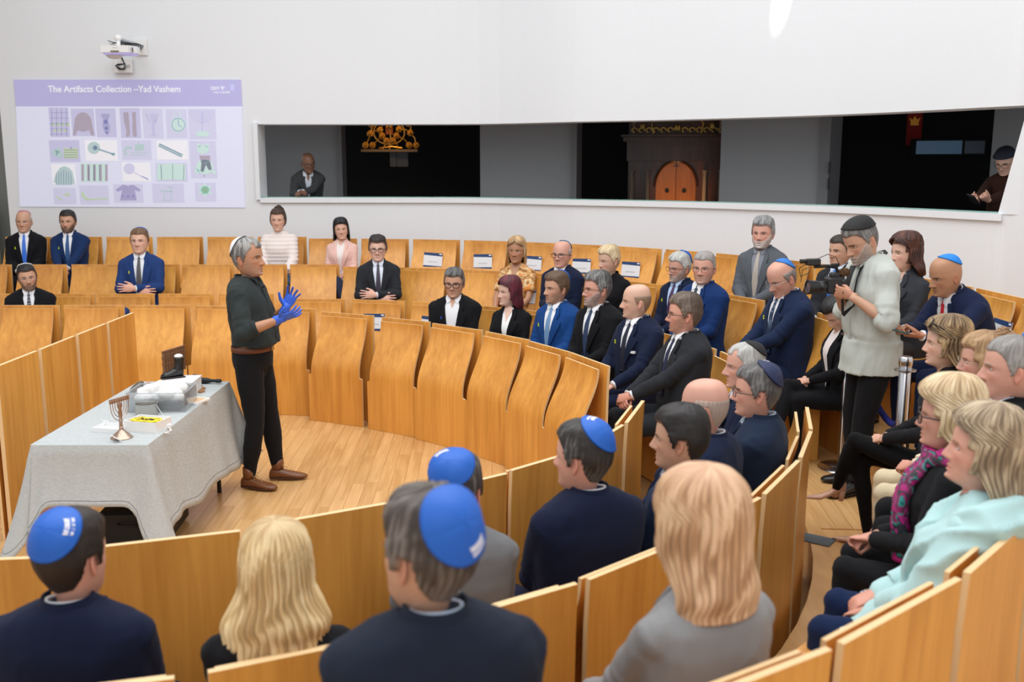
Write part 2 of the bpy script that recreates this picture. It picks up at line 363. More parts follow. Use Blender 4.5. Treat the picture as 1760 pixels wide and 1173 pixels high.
# side barrier beside the table: flat boards, seen from behind, pale top edges
side0 = empty('side_barrier_panel', label='', cat='barrier')
bobj('back_board', [(0, .012, .252), (0, .4, .252), (0, .8, .252), (0, 1.08, .252)], .024, side0)
bobj('front_board', [(-.05+.0, .012, .25), (-.05, .5, .25), (-.06, .8, .235), (-.085, 1.04, .235)], .014, side0)
used2 = False
for i, (y0, y1) in enumerate([(5.69, 6.19), (6.24, 6.74), (6.79, 7.27), (7.32, 7.82)]):
    o = side0 if i == 0 else copy_tree(side0)
    o.location = (-3.0, (y0+y1)/2, 0); o.rotation_euler = (0, 0, R(-90)); o.scale = ((y1-y0)/.5, 1, 1)
    o['label'] = 'tall flat beech panel beside the cloth-covered table, %s' % ['nearest to the camera', 'second from the camera', 'third from the camera', 'farthest from the camera']; o['label'] = 'tall flat beech panel beside the cloth-covered table, %s' % ['nearest to the camera', 'second from the camera', 'third from the camera', 'farthest from the camera'][i]; o['group'] = 'side barrier panels'
# near front barrier, seen from behind
DN = [(-2.0, 3.12, -1.53, 3.17), (-1.47, 3.24, -1.0, 3.40), (-.94, 3.45, -.51, 3.69), (-.44, 3.76, -.07, 4.05), (-.03, 4.11, .27, 4.40), (.31, 4.46, .50, 4.82), (.53, 4.88, .665, 5.32)]
for i, (a, b, c, d) in enumerate(DN): place(barrier0, a, b, c, d, .012, 'beech barrier panel on the near side of the floor, %s from the left' % ORD[i], 'near barrier panels')
def row(cs, r, dz, z, nm, gap=.0, wdeg=None):
    for i, (a0, a1) in enumerate(cs):
        A = pol(r, a0); B = pol(r, a1); place(chair0, A[0], A[1], B[0], B[1], z, nm % ORD[i], nm.split(',')[0].replace('plywood chair', 'plywood chairs'))
def mix(straight, y, arcs, r, z, nm):
    k = 0
    for x0, x1 in straight: place(chair0, x0, y, x1, y, z, nm % ORD[k], nm.split(',')[0].replace('plywood chair', 'plywood chairs')); k += 1
    for a0, a1 in arcs:
        A = pol(r, a0); B = pol(r, a1); place(chair0, A[0], A[1], B[0], B[1], z, nm % ORD[k], nm.split(',')[0].replace('plywood chair', 'plywood chairs')); k += 1
mix([(-5.33, -4.82), (-4.72, -4.22), (-4.14, -3.62), (-3.54, -3.02), (-2.93, -2.42)], 9.9, [(90.5-9.5*i, 90.5-9.5*i-7.8) for i in range(9)], 3.63, .0, 'beech plywood chair in the lowest far row, %s from the left')
mix([(-5.86, -5.36), (-5.25, -4.77), (-4.68, -4.17), (-4.09, -3.57), (-3.50, -2.99), (-2.91, -2.42), (-2.35, -1.86)], 10.55, [(85.5-7.75*i, 85.5-7.75*i-6.5) for i in range(10)], 4.44, .23, 'beech plywood chair in the middle far row, %s from the left')
mix([(-5.80, -5.31), (-5.22, -4.73), (-4.64, -4.15), (-4.06, -3.57), (-3.48, -2.99), (-2.90, -2.38)], 11.42, [(91.8-6.4*i, 91.8-6.4*i-5.5) for i in range(15)], 5.27, .46, 'beech plywood chair in the top far row, %s from the left')
row([(-78.6, -71), (-69.3, -61.9), (-60.2, -52.4), (-51.2, -43.8), (-42.6, -35.2), (-34.0, -26.4), (-25.2, -18.4), (-17.3, -10.6)], 3.70, 0, .0, 'beech plywood chair of the low near row, %s from the left')
A0_, B0_ = pol(4.70, -68), pol(4.70, -61.6); place(chair0, *A0_, *B0_, .23, 'beech plywood chair under the large blurred person at the bottom edge', 'beech plywood chairs in the raised near row')
row([(-60.6, -54), (-53.1, -46.8), (-45.8, -39.2), (-38.2, -31.8), (-30.8, -24.4), (-23.4, -17), (-16, -9.6)], 4.70, 0, .23, 'beech plywood chair in the raised near row, %s from the left in view')
# ------------------------------------------------------------- human figures
HEAD = np.array([  # h, front, back, half width (mm), origin at eye level
 (118, -8, -28, 4), (115.5, 18, -52, 30), (110, 40, -68, 44), (100, 58, -80, 56), (88, 70, -89, 64), (70, 80, -96, 70), (50, 86, -100, 74), (30, 88, -101, 76), (12, 88, -100, 76.5), (0, 84, -98, 76), (-18, 84, -94, 74),
 (-38, 84, -86, 71), (-55, 84, -76, 67), (-70, 83, -68, 62), (-84, 83, -60, 56), (-96, 86, -56, 50), (-105, 83, -54, 44), (-112, 66, -54, 43), (-119, 42, -56, 46), (-128, 35, -62, 53), (-145, 34, -66, 55), (-165, 37, -70, 58), (-182, 38, -74, 70), (-196, 42, -78, 95), (-212, 46, -82, 122)], float)
def headtab(h, fem=False):
    H = HEAD[::-1]; hs = H[:, 0]; f = np.interp(h, hs, H[:, 1]); b = np.interp(h, hs, H[:, 2]); w = np.interp(h, hs, H[:, 3])
    if fem: j = sstep(-20, -90, h)*sstep(-135, -110, h); w = w*(1-.07*j); n = sstep(-105, -125, h)*sstep(-185, -165, h); w = w*(1-.14*n); f = f-3*n; b = b+6*n
    return f/1000, b/1000, w/1000
def smooth1(a, k=2):
    for _ in range(k): a = np.concatenate([[a[0]], (a[:-2]+2*a[1:-1]+a[2:])/4, [a[-1]]])
    return a
def face(x, h, fem, big=1.):
    """forward displacement of the face (mm in, m out)"""
    g = lambda x, s: np.exp(-(x/s)**2)
    ax = np.abs(x); d = np.zeros_like(x)
    ridge = np.interp(h, [-52, -46, -38, -30, -10, 4, 14], [0, 9, 30, 28, 16, 8, 0]); wd = np.interp(h, [-46, -36, -20, 4], [15, 14, 9.5, 8.5])
    d += ridge*(.84 if fem else 1)*big*g(x, wd); d += 6*g(ax-14, 6)*g(h+40, 6)
    d -= 11*g(ax-31, 15)*g(h-1, 10); d += (1.5 if fem else 5)*g(ax-26, 20)*g(h-15, 6)
    d += 5*g(x, 17)*g(h+65, 4.5)+6*g(x, 15)*g(h+77, 4.5)-4.5*g(x, 22)*g(h+71, 2.2); d -= 3*g(x, 12)*g(h+88, 5)
    d += 5*g(x, 18)*g(h+100, 9); d += 3*g(ax-50, 14)*g(h+24, 14); d -= 2.5*g(ax-44, 14)*g(h+58, 16); return d/1000
HAND = {}
def hand_template(kind):
    if kind in HAND: return HAND[kind]
    c = {'flat': (6, 8, 6), 'open': (12, 16, 10), 'relax': (28, 32, 22), 'grip': (62, 70, 40), 'clasp': (48, 58, 30)}[kind]; spread = {'open': 1.9, 'flat': 1}.get(kind, .7)
    P = MB()
    rows = [(-.035, .026, .021, 0), (0, .027, .020, 0), (.02, .033, .019, .001), (.045, .040, .016, 0), (.07, .042, .014, 0), (.088, .040, .0125, 0), (.096, .034, .009, 0)]
    v = []; f = []
    for (y, w, t, z) in rows:
        for k in range(12): a = 2*PI*k/12; v.append((w*math.cos(a)*(.98+.1*abs(math.cos(a))), y, z+t*math.sin(a)))
    for i in range(len(rows)-1):
        for k in range(12): m = (k+1) % 12; f.append((i*12+k, i*12+m, (i+1)*12+m, (i+1)*12+k))
    f.append(tuple(range(12))[::-1]); f.append(tuple(range((len(rows)-1)*12, len(rows)*12))); P.add(v, f)
    for k, (bx, L, r) in enumerate([(-.031, .073, .0088), (-.0105, .081, .0092), (.0105, .075, .0088), (.030, .060, .0078)]):
        sx = (-.16, -.04, .07, .19)[k]*spread; p = Vector((bx, .078, 0)); a = 0; pts = [p]; d0 = Vector((sx, 1, 0)).normalized(); q = p+d0*.018; pts.append(q)
        for j, fr in enumerate((.45, .30, .25)):
            a += R(c[j]*(1+.07*k)); d = d0*math.cos(a)+Vector((0, 0, -1))*math.sin(a); q = q+d*(L*fr); pts.append(q)
        P.tube(pts, [r*1.05, r*1.08, r, r*.95, r*.78], 10); P.sphere(pts[-1], r*.8, 8, 6)
    th = {'grip': (.35, .8, -.6), 'clasp': (.35, .9, -.45), 'relax': (.6, .8, -.3), 'flat': (.75, .8, -.12), 'open': (1.2, .7, -.1)}[kind]
    d = Vector((-th[0], th[1], th[2])).normalized(); p = Vector((-.022, .012, -.004)); a = p+d*.045; d2 = (d+Vector((.25, .25, -.12))).normalized(); b = a+d2*.032; e = b+(d2+Vector((.12, .1, 0))).normalized()*.026
    P.tube([p, a, b, e], [.017, .0145, .0108, .0088], 10); P.sphere(e, .0088, 8, 6)
    me = remesh(P.v, P.f, .0042, 3)
    n = len(me.vertices); V = np.zeros(n*3, np.float32); me.vertices.foreach_get('co', V); F = [tuple(q.vertices) for q in me.polygons]; bpy.data.meshes.remove(me)
    HAND[kind] = (V.reshape(-1, 3).astype(float), F); return HAND[kind]
TORSO = {'m': [(-.09, .170, .115, -.13), (0, .180, .125, -.135), (.1, .172, .135, -.122), (.2, .174, .135, -.118), (.3, .186, .132, -.125), (.38, .196, .128, -.13), (.44, .199, .112, -.128), (.49, .196, .092, -.118), (.527, .165, .070, -.108), (.556, .115, .056, -.096), (.58, .066, .040, -.076)],
 'f': [(-.09, .172, .115, -.13), (0, .180, .120, -.135), (.1, .152, .115, -.108), (.2, .142, .112, -.102), (.3, .156, .132, -.110), (.36, .163, .142, -.112), (.42, .163, .118, -.112), (.48, .150, .080, -.102), (.525, .112, .055, -.088), (.555, .075, .042, -.074), (.575, .052, .030, -.062)]}
SUITS = {'navy': (.010, .016, .042), 'black': (.008, .008, .010), 'charcoal': (.022, .024, .029), 'blue': (.012, .035, .125), 'grey': (.10, .11, .125)}
def noise_col(base, pts, sc, amt):
    n = np.array([noise.noise(Vector(p)*1.0) for p in pts*np.array(sc)]); return np.clip(np.array(base)[None]*(1+amt*n[:, None]), 0, 1)
class P_:
    pass
def person(label, x, y, zt, fz, az, la, pose='sit', sex='m', lean=0, pitch=0, roll=0, skin=(.62, .36, .25), hair=None, top=None, legs=None, arms='lap', extra=(), s=None, lod=1, belly=0., at=None, group=None, wide=1., legpose='sit', twist=0, hipz=None, noshoes=False, cat='person', bend=None, hands=None):
    fem = sex == 'f'; g = P_()
    hz = hipz if hipz is not None else (.545 if pose == 'sit' else .93)
    tot = (hz+.825)*1.0
    def spine(z):        # bent spine (lean in degrees, over the lower back)
        z = np.asarray(z, float); return z
    zs = np.linspace(-.2, 1.1, 131); an = R(lean)*sstep(.02, .30, zs); dz = zs[1]-zs[0]
    i0 = 20; yc = np.zeros(131); zc = np.zeros(131)
    cy = np.cumsum(np.sin(an))*dz; cz = np.cumsum(np.cos(an))*dz; yc = cy-cy[i0]; zc = cz-cz[i0]
    def BP(P):
        P = np.asarray(P, float).reshape(-1, 3); a = np.interp(P[:, 2], zs, an); Y = np.interp(P[:, 2], zs, yc); Z = np.interp(P[:, 2], zs, zc); tw = R(twist)*sstep(.05, .4, P[:, 2])
        X = P[:, 0]*np.cos(tw)-P[:, 1]*np.sin(tw); y_ = P[:, 0]*np.sin(tw)+P[:, 1]*np.cos(tw)
        return np.stack([X, Y+y_*np.cos(a), hz+Z-y_*np.sin(a)], 1)
    hyaw = ((la-az+180) % 360)-180-twist; hp = pitch+lean*.85
    piv = np.array([0, -.01, .575+.03]); E0 = .575+.112   # head origin (eye level) in torso coords
    fwd = .022
    def HT(P, full=False):    # head frame (m) -> local
        P = np.asarray(P, float).reshape(-1, 3); w = np.ones(len(P)) if full else sstep(-.175, -.105, P[:, 2]); C0 = np.array([0, -.01, -.11]); P = C0+(P-C0)*(1+.10*w)[:, None]; T = P+np.array([0, fwd, E0]); Q = T-piv
        ay = R(hyaw)*w; ap = R(hp)*w; ar = R(roll)*w
        # pitch (positive = look up), roll, then yaw
        yv = Q[:, 1]*np.cos(ap)-Q[:, 2]*np.sin(ap); zv = Q[:, 1]*np.sin(ap)+Q[:, 2]*np.cos(ap)
        xv = Q[:, 0]*np.cos(ar)+zv*np.sin(ar); zv2 = -Q[:, 0]*np.sin(ar)+zv*np.cos(ar)
        X = xv*np.cos(ay)-yv*np.sin(ay); Y = xv*np.sin(ay)+yv*np.cos(ay)
        return BP(np.stack([X, Y, zv2], 1)+piv)
    tip = HT([(0, -.018, .122)])[0]
    s = s or (zt-fz)/tip[2]
    root = empty('person', label=label, cat=cat, group=group, rz=R(az-90), s=s)
    fr = np.array([math.cos(R(az-90)), math.sin(R(az-90))])
    ox, oy = tip[0]*s, tip[1]*s; wx = ox*fr[0]-oy*fr[1]; wy = ox*fr[1]+oy*fr[0]
    if at: root.location = (at[0], at[1], fz)
    else: root.location = (x-wx, y-wy, fz)
    g.skin = skin; g.root = root; g.HT = HT; g.BP = BP; g.s = s; g.hz = hz
    # ---- body: head, neck and trunk as one loft; arms and hands grow from it
    st = 3.6 if lod == 0 else (4.4 if lod == 1 else 6)
    hs = np.concatenate([[118, 117.2, 116, 114], np.arange(110.5, -128, -st), np.arange(-132, -213, -9)])
    tf = np.concatenate([np.arange(-66, 66.1, 3 if lod == 0 else (3.7 if lod == 1 else 5))]); nb = 22; tb = np.linspace(66, 294, nb+2)[1:-1]; th = np.radians(np.concatenate([tf, tb])); N = len(th)
    f, b, w = headtab(hs, fem); f, b, w = smooth1(f), smooth1(b), smooth1(w)
    c = (f+b)/2; a = (f-b)/2
    X = w[:, None]*np.sin(th)[None]; ct = np.cos(th); Y = c[:, None]+a[:, None]*(np.sign(ct)*np.abs(ct)**.92)[None]; Hh = np.repeat(hs[:, None], N, 1)
    front = (ct > .25)[None]*(hs > -125)[:, None]
    Y = Y+np.where(front, face(X*1000, Hh, fem)*sstep(.25, .55, ct)[None], 0)
    P = np.stack([X, Y, Hh/1000], 2); M_ = len(hs)
    V = HT(P.reshape(-1, 3)); F = []
    for i in range(M_-1):
        r0 = i*N; F += [(r0+j, r0+(j+1) % N, r0+N+(j+1) % N, r0+N+j) for j in range(N)]
    F.append(tuple(range(N))[::-1])
    # trunk rings below
    tr = [q for q in TORSO[sex][::-1] if -.01 < q[0] < .5]; k0 = (M_-1)*N; V = list(V)
    for (z, tw_, yf, yb) in tr:
        k1 = len(V); q = .86*wide
        V += list(BP(np.stack([tw_*q*np.sin(th), (yf+yb)/2*.9+(yf-yb)/2*.84*np.cos(th), np.full(N, z)], 1)))
        F += [(k0+j, k0+(j+1) % N, k1+(j+1) % N, k1+j) for j in range(N)]; k0 = k1
    F.append(tuple(range(k0, k0+N)))
    skin = np.array(skin); C = np.tile(skin, (len(V), 1))
    hx = X.ravel()*1000; hh = Hh.ravel(); nh = len(hx); fy = (ct > .2)
    gg = lambda v, s_: np.exp(-(v/s_)**2); fm = np.tile(fy, M_)
    lip_ = (gg(hx, 19)*gg(hh+71, 7))*fm; lc = skin*np.array((.80, .50, .50)) if not fem else skin*np.array((.82, .42, .42))
    C[:nh] = C[:nh]*(1-.75*lip_[:, None])+lc*.75*lip_[:, None]
    ck = gg(abs(hx)-42, 20)*gg(hh+30, 18)*fm*.35; C[:nh] = C[:nh]*(1-ck[:, None])+skin*np.array((1, .72, .7))*ck[:, None]
    hc = np.array(hair['c']) if hair else np.array((.1, .07, .05)); bc = np.array(hair.get('brow', hc*.7)) if hair else hc
    mo = fnoise(P.reshape(-1, 3), 55, 4); C[:nh] *= (1+.05*mo)[:, None]; rd = (gg(hx, 13)*gg(hh+36, 12)*.45+gg(abs(hx)-38, 22)*gg(hh+24, 16)*.3)*fm; C[:nh] *= 1-rd[:, None]*np.array((0, .28, .26))
    br = np.clip(gg((hh-(17-.004*(abs(hx)-28)**2)), 3.4 if fem else 4.8)*sstep(11, 15, abs(hx))*sstep(50, 42, abs(hx))*fm, 0, 1)*(.85 if fem else 1.); C[:nh] = C[:nh]*(1-br[:, None])+bc*br[:, None]
    so = gg(abs(hx)-31, 15)*gg(hh-4, 8)*fm*.4; C[:nh] = C[:nh]*(1-so[:, None])+skin*np.array((.62, .5, .48))*so[:, None]
    g.beardmask = None
    if hair and hair.get('beard'):
        bcol = np.array(hair['beard'][0]); amt, kind = hair['beard'][1], hair['beard'][2] if len(hair['beard']) > 2 else 'full'
        side = sstep(-8, -40, hh) if kind == 'full' else 1
        mt = np.tile(np.abs(np.degrees(np.arctan2(np.sin(th), np.cos(th)))), M_)
        line = np.interp(abs(hx), [0, 12, 26, 40, 60, 75], [-50, -50, -58, -46, -22, 4]); m = sstep(10, -18, hh-line)*sstep(-124, -108, hh)*sstep(98, 82, mt); m = np.maximum(m, .9*gg(abs(hx)-8, 20)*gg(hh+57, 6)*fm)
        if kind == 'goatee': m = m*sstep(36, 28, abs(hx))
        m = m*(1-.7*gg(hx, 17)*gg(hh+71, 4)); nz = 1+.3*rng.randn(nh); m2 = np.clip(m*amt*nz, 0, 1); bv_ = (.72+.45*rng.rand(nh))*(.75+.35*gg(hx, 40)); C[:nh] = C[:nh]*(1-m2[:, None])+bcol[None]*bv_[:, None]*m2[:, None]
        push = (hair['beard'][3] if len(hair['beard']) > 3 else 0)
        if push:
            Pm = P.reshape(-1, 3).copy(); d = Pm-np.array([0, .0, -.03]); d /= np.linalg.norm(d, axis=1)[:, None]; d[:, 2] -= .25*sstep(-70, -100, hh)
            Pm += d*(m*m*push*(.9+.12*rng.randn(nh)))[:, None]; Vn = HT(Pm); V[:nh] = list(Vn)
    mb_ = MB(); mb_.v = [tuple(q) for q in V]; mb_.f = list(F)
    # ears
    for sg in (-1, 1):
        e = MB(); e.sphere((0, 0, 0), (.0055, .0165, .031), 12, 9); ev = np.array(e.v); ev[:, 0] *= 1; dent = np.exp(-((ev[:, 1]-.001)/.008)**2-((ev[:, 2]-.003)/.017)**2); ev[:, 0] += np.where(ev[:, 0] > 0, -.0065*dent, 0)
        ev[:, 1] *= 1-.35*sstep(0, -.03, ev[:, 2]); A = R(24); rx = ev[:, 0]*math.cos(A)+ev[:, 1]*math.sin(A)*-1; ry = ev[:, 0]*math.sin(A)*1+ev[:, 1]*math.cos(A)
        ex = sg*(.0785+rx); q = np.stack([ex, -.014+ry-.10*ev[:, 2], ev[:, 2]-.012], 1); n0 = len(mb_.v); mb_.v += [tuple(z) for z in HT(q)]; mb_.f += [tuple(i+n0 for i in (qq if sg > 0 else qq[::-1])) for qq in e.f]
        C = np.vstack([C, np.tile(skin*np.array((1, .82, .80)), (len(q), 1))])
    # ---- arms
    A = {}
    sw = (.178 if not fem else .155)*wide
    presets = {'lap': ((.05, .30, .13), (.05, .32, .14)), 'thigh': ((.12, .33, .12), (.12, .36, .12)), 'down': ((.26, .02, -.02), (.26, .02, -.02)), 'crossed': ((-.02, .235, .20), (-.03, .26, .24)), 'knee': ((.04, .40, .16), (.04, .42, .17)), 'chin': ((.05, .17, .50), (-.06, .24, .20)), 'sill': ((.04, .33, .22), (.05, .34, .22)), 'phone': ((.05, .33, .25), (.05, .35, .26))}
    tg = presets[arms] if isinstance(arms, str) else arms[:2]
    if not isinstance(arms, str) and len(arms) > 3:
        ca, sa = math.cos(R(az-90)), math.sin(R(az-90)); q2 = []
        for i_, w_ in enumerate(tg):
            dx, dy, dz_ = w_[0]-root.location[0], w_[1]-root.location[1], w_[2]-fz; lx, ly = (dx*ca+dy*sa)/s, (-dx*sa+dy*ca)/s; q2.append((lx*(1, -1)[i_], ly, dz_/s-hz))
        tg = q2
        def wd_(v_): v_ = Vector(v_); return Vector((v_.x*ca+v_.y*sa, -v_.x*sa+v_.y*ca, v_.z))
        if hands: hands = {k_: (wd_(q_[0]), wd_(q_[1]), q_[2]) for k_, q_ in hands.items()}
    hk = {'crossed': 'flat', 'lap': 'clasp', 'knee': 'clasp', 'thigh': 'relax', 'down': 'relax', 'chin': 'clasp', 'sill': 'clasp', 'phone': 'grip'}.get(arms, 'relax') if isinstance(arms, str) else (arms[2] if len(arms) > 2 else 'relax')
    g.arm = {}
    for sg, T in ((1, tg[0]), (-1, tg[1])):
        Sh = Vector(BP([(sg*sw*.93, -.01, .475)])[0]); T = Vector((sg*T[0], T[1], T[2]+hz)) if not (len(T) > 3) else Vector((T[0], T[1], T[2]+hz))
        l1, l2 = .285, .255; d = (T-Sh); L = min(d.length, l1+l2-.004); d.normalize(); W = Sh+d*L
        k = (l1*l1-l2*l2+L*L)/(2*L); hgt = math.sqrt(max(l1*l1-k*k, 0)); hint = Vector((sg*(.9 if arms == 'crossed' else .55), -.35 if arms != 'crossed' else .1, -1)); hint = (hint-d*hint.dot(d)).normalized(); E = Sh+d*k+hint*hgt
        g.arm[sg] = (Sh, E, W)
        v, f_ = tube([Sh+Vector((-sg*.06, 0, 0)), Sh, Sh.lerp(E, .5), E.lerp(Sh, .08), E.lerp(W, .12), E.lerp(W, .4), W.lerp(E, .12), W], [.03, .036, .038, .036, .038, .037, .026, .0255] if not fem else [.028, .033, .034, .031, .033, .031, .022, .022], 12)
        n0 = len(mb_.v); mb_.v += [tuple(q) for q in v]; mb_.f += [tuple(i+n0 for i in q) for q in f_]; C = np.vstack([C, np.tile(skin, (len(v), 1))])
        # hand frame
        hd = None
        if hands and sg in hands: hd = Vector(hands[sg][0]); pn = Vector(hands[sg][1]); kk = hands[sg][2]
        else:
            kk = hk; fd = (W-E).normalized()
            if arms == 'crossed': hd = (fd*.9+Vector((0, -.25, .05))); pn = Vector((0, -1, -.2))
            elif arms in ('lap', 'knee', 'sill'): hd = fd*.6+Vector((-sg*.75, .35, -.1)); pn = Vector((-sg*.35, -.5, -.8))
            elif arms == 'chin' and sg == 1: hd = Vector((-.3, -.1, .9)); pn = Vector((0, -1, .0))
            elif arms == 'phone': hd = Vector((-sg*.45, .7, .2)); pn = Vector((-sg*.8, -.2, .4))
            elif arms == 'down': hd = Vector((0, .1, -1)); pn = Vector((-sg, 0, 0))
            else: hd = fd+Vector((-sg*.1, .1, -.05)); pn = Vector((0, .1, -1))
        hd.normalize(); pn = (pn-hd*pn.dot(hd)).normalized(); xa = hd.cross(-pn)   # x: toward little finger for right hand palm -z
        HV, HF = hand_template(kk); HV = HV*np.array((1, 1, 1))*(.93 if not fem else .84)
        # template: thumb at -x, palm faces -z, fingers +y. right hand (palm down) has thumb at -x (left)
        Zv = -pn; Xv = hd.cross(Zv)
        if sg < 0: Xv = -Xv
        q = HV[:, :1]*np.array(Xv)+HV[:, 1:2]*np.array(hd)+HV[:, 2:3]*np.array(Zv)+np.array(W)
        g.arm[sg] = (Sh, E, W, hd, pn)
        if 'gloves' in extra:
            mk('glove', q*1.0, [qq if sg > 0 else qq[::-1] for qq in HF], mat((.03, .13, .72), .38, 0, .25, 160), root)
            v, f_ = tube([W-hd*.045, W-hd*.03, W+hd*.0, W+hd*.03], [.033, .0335, .030, .028], 14); mk('glove_cuff', v, f_, mat((.03, .13, .72), .38), root)
        else:
            n0 = len(mb_.v); mb_.v += [tuple(z) for z in q]; mb_.f += [tuple(i+n0 for i in (qq if sg > 0 else qq[::-1])) for qq in HF]; C = np.vstack([C, np.tile(skin*np.array((1, .88, .86)), (len(q), 1))])
    # bare ankles / legs under clothes grow from the trunk as slim limbs
    # ---- legs
    lay0 = (top or {}).get('kind')
    lw = .088
    LP = {'sit': [((.09, .02, -.02), (.125, .44, .0), (.115, .42, -hz+.075)), ((.09, .02, -.02), (.125, .44, .0), (.115, .42, -hz+.075))],
          'narrow': [((.09, .02, -.02), (.06, .45, .0), (.06, .43, -hz+.075)), ((.09, .02, -.02), (.06, .45, .0), (.06, .43, -hz+.075))],
          'cross': [((.09, .02, -.01), (-.02, .46, .10), (-.16, .60, -.22)), ((.09, .02, -.02), (.09, .43, .0), (.07, .36, -hz+.075))],
          'crossL': [((.09, .02, -.02), (.09, .43, .0), (.07, .36, -hz+.075)), ((.09, .02, -.01), (-.02, .46, .10), (-.16, .60, -.22))],
          'stand': [((.09, 0, -.02), (.10, .02, -.44), (.11, -.01, -hz+.085)), ((.09, 0, -.02), (.10, .02, -.44), (.11, -.01, -hz+.085))]}
    lp = LP[legpose] if isinstance(legpose, str) else legpose
    TM = MB(); shoes = []
    for sg, (hq, kq, aq) in ((1, lp[0]), (-1, lp[1])):
        h_, k_, a_ = [Vector((sg*q[0], q[1], q[2]+hz)) for q in (hq, kq, aq)]
        slim = 1 if not fem else .9
        if 'slimlegs' in extra: slim *= 1.03 if pose == 'stand' else .85
        TM.tube([h_, h_.lerp(k_, .5), k_.lerp(h_, .12), k_, k_.lerp(a_, .12), k_.lerp(a_, .45), a_.lerp(k_, .1), a_], [q*slim for q in (.098, .088, .070, .066, .066, .064, .052 if 'slimlegs' not in extra else .042, .052 if 'slimlegs' not in extra else .040)], 12)
        TM.sphere(k_, .066*slim, 12, 8); TM.sphere(h_, .098*slim, 12, 8)
        shoes.append((sg, k_, a_))
        v, f_ = tube([h_, k_, a_, a_+(a_-k_).normalized()*.05], [.045, .034, .026, .026], 8); n0 = len(mb_.v); mb_.v += [tuple(q) for q in v]; mb_.f += [tuple(i+n0 for i in q) for q in f_]; C = np.vstack([C, np.tile(skin, (len(v), 1))])
    TM.sphere((0, -.015, hz+.0), (.175*wide, .125, .12), 16, 10)
    if pose == 'stand': TM.sphere((0, -.01, hz-.07), (.15, .105, .10), 16, 10)
    if lay0 == 'shirt_in': TM.tube([(0, 0, hz-.06), (0, 0, hz+.02), (0, 0, hz+.085)], [.168, .172, .166], 24, flat=.80)
    tc_ = legs or SUITS['navy']
    me = remesh(TM.v, TM.f, .014 if lod else .011, 4); wrinkle(me, .006, 9); me.materials.append(cloth(tc_)); o = bpy.data.objects.new('trousers', me); link(o, root)
    shc = (.012, .010, .009)
    for e_ in extra:
        if isinstance(e_, tuple) and e_[0] == 'shoe': shc = e_[1]
    heels = 'heels' in extra
    for sg, k_, a_ in shoes:
        shoe(root, a_, k_, sg, shc, pose, heels, 'laces' in extra)
    body = mk('body', mb_.v, mb_.f, vcol_mat('skin', .48, .12, .18, 500), root, True, C)
    g.hv = (P, V, N, M_, hs, th)
    # eyes
    for sg in (-1, 1):
        e = MB(); e.sphere((0, 0, 0), (.0148, .0100, .0096), 20, 22); ev = np.array(e.v); d = np.hypot(ev[:, 0], ev[:, 2]); ecol = np.tile(np.array((.62, .58, .55)), (len(ev), 1)); ecol[(d < .0056)] = (.09, .05, .03); ecol[(d < .0027)] = (.005, .005, .005)
        ecol[(ev[:, 2] > .0022)] = skin*.18; ecol[(ev[:, 2] > .0036)] = skin*.72; ecol[(ev[:, 2] < -.0042)] = skin*.80; ecol[np.abs(ev[:, 0]) > .0125] = skin*.7
        q = ev+np.array([sg*.0305, .0640, .0005]); mk('eye', HT(q), e.f, vcol_mat('eye', .2, 0, 0), root, True, ecol)
    body_bvh = BVHTree.FromPolygons([Vector(q) for q in V], [q for q in F[:-1]])
    # ---- torso loft for clothes
    lay = top or dict(kind='suit', c=SUITS['navy'])
    def loft(scale=1., z0=-.09, z1=.6, dn=0.):
        T = [q for q in TORSO[sex] if z0 <= q[0] <= z1]; v = []; f_ = []; n = 32
        for (z, tw_, yf, yb) in T:
            bl = belly*math.exp(-((z-.12)/.14)**2); yf2 = yf+bl+dn; w2 = (tw_*wide+dn+bl*.35)*scale
            tt = np.linspace(0, 2*PI, n, endpoint=False); cx = np.sin(tt); cyy = np.cos(tt); pw = .82
            xx = w2*np.sign(cx)*np.abs(cx)**pw; yy = (yf2+(yb-dn))/2+(yf2-(yb-dn))/2*np.sign(cyy)*np.abs(cyy)**pw; v += list(BP(np.stack([xx, yy, np.full(n, z)], 1)))
        K = len(T)
        for i in range(K-1): f_ += [(i*n+j, i*n+(j+1) % n, (i+1)*n+(j+1) % n, (i+1)*n+j) for j in range(n)]
        f_.append(tuple(range(n))[::-1]); f_.append(tuple(range((K-1)*n, K*n))); return v, f_
    kind = lay['kind']; c = lay['c']; JM = MB(); jd = .012 if kind in ('suit', 'blazer', 'puffer') else .005
    v, f_ = loft(1, (-.09 if pose == 'sit' else -.14) if kind != 'shirt_in' else .09, .6, jd)
    if pose != 'sit' and kind != 'shirt_in':     # long hem
        hn = 32; tt = np.linspace(0, 2*PI, hn, endpoint=False)
    JM.add(v, f_); tb_ = BVHTree.FromPolygons([Vector(q) for q in v], f_)
    if pose == 'stand' and lay.get('hem'):
        tt = np.linspace(0, 2*PI, 32, endpoint=False); hv = []; hf = []
        for i, z in enumerate(np.linspace(.05, -lay['hem'], 5)): hv += [(x_*(.200+.003*i)*wide, y_*(.160+belly*.5+.004*i)+belly*.25, z+hz) for x_, y_ in zip(np.sin(tt), np.cos(tt))]
        for i in range(4): hf += [(i*32+j, i*32+(j+1) % 32, (i+1)*32+(j+1) % 32, (i+1)*32+j) for j in range(32)]
        hf.append(tuple(range(32))); hf.append(tuple(range(128, 160))[::-1]); JM.add(hv, hf)
    sl = lay.get('sleeve', .93)       # fraction along the arm (elbow..wrist) covered
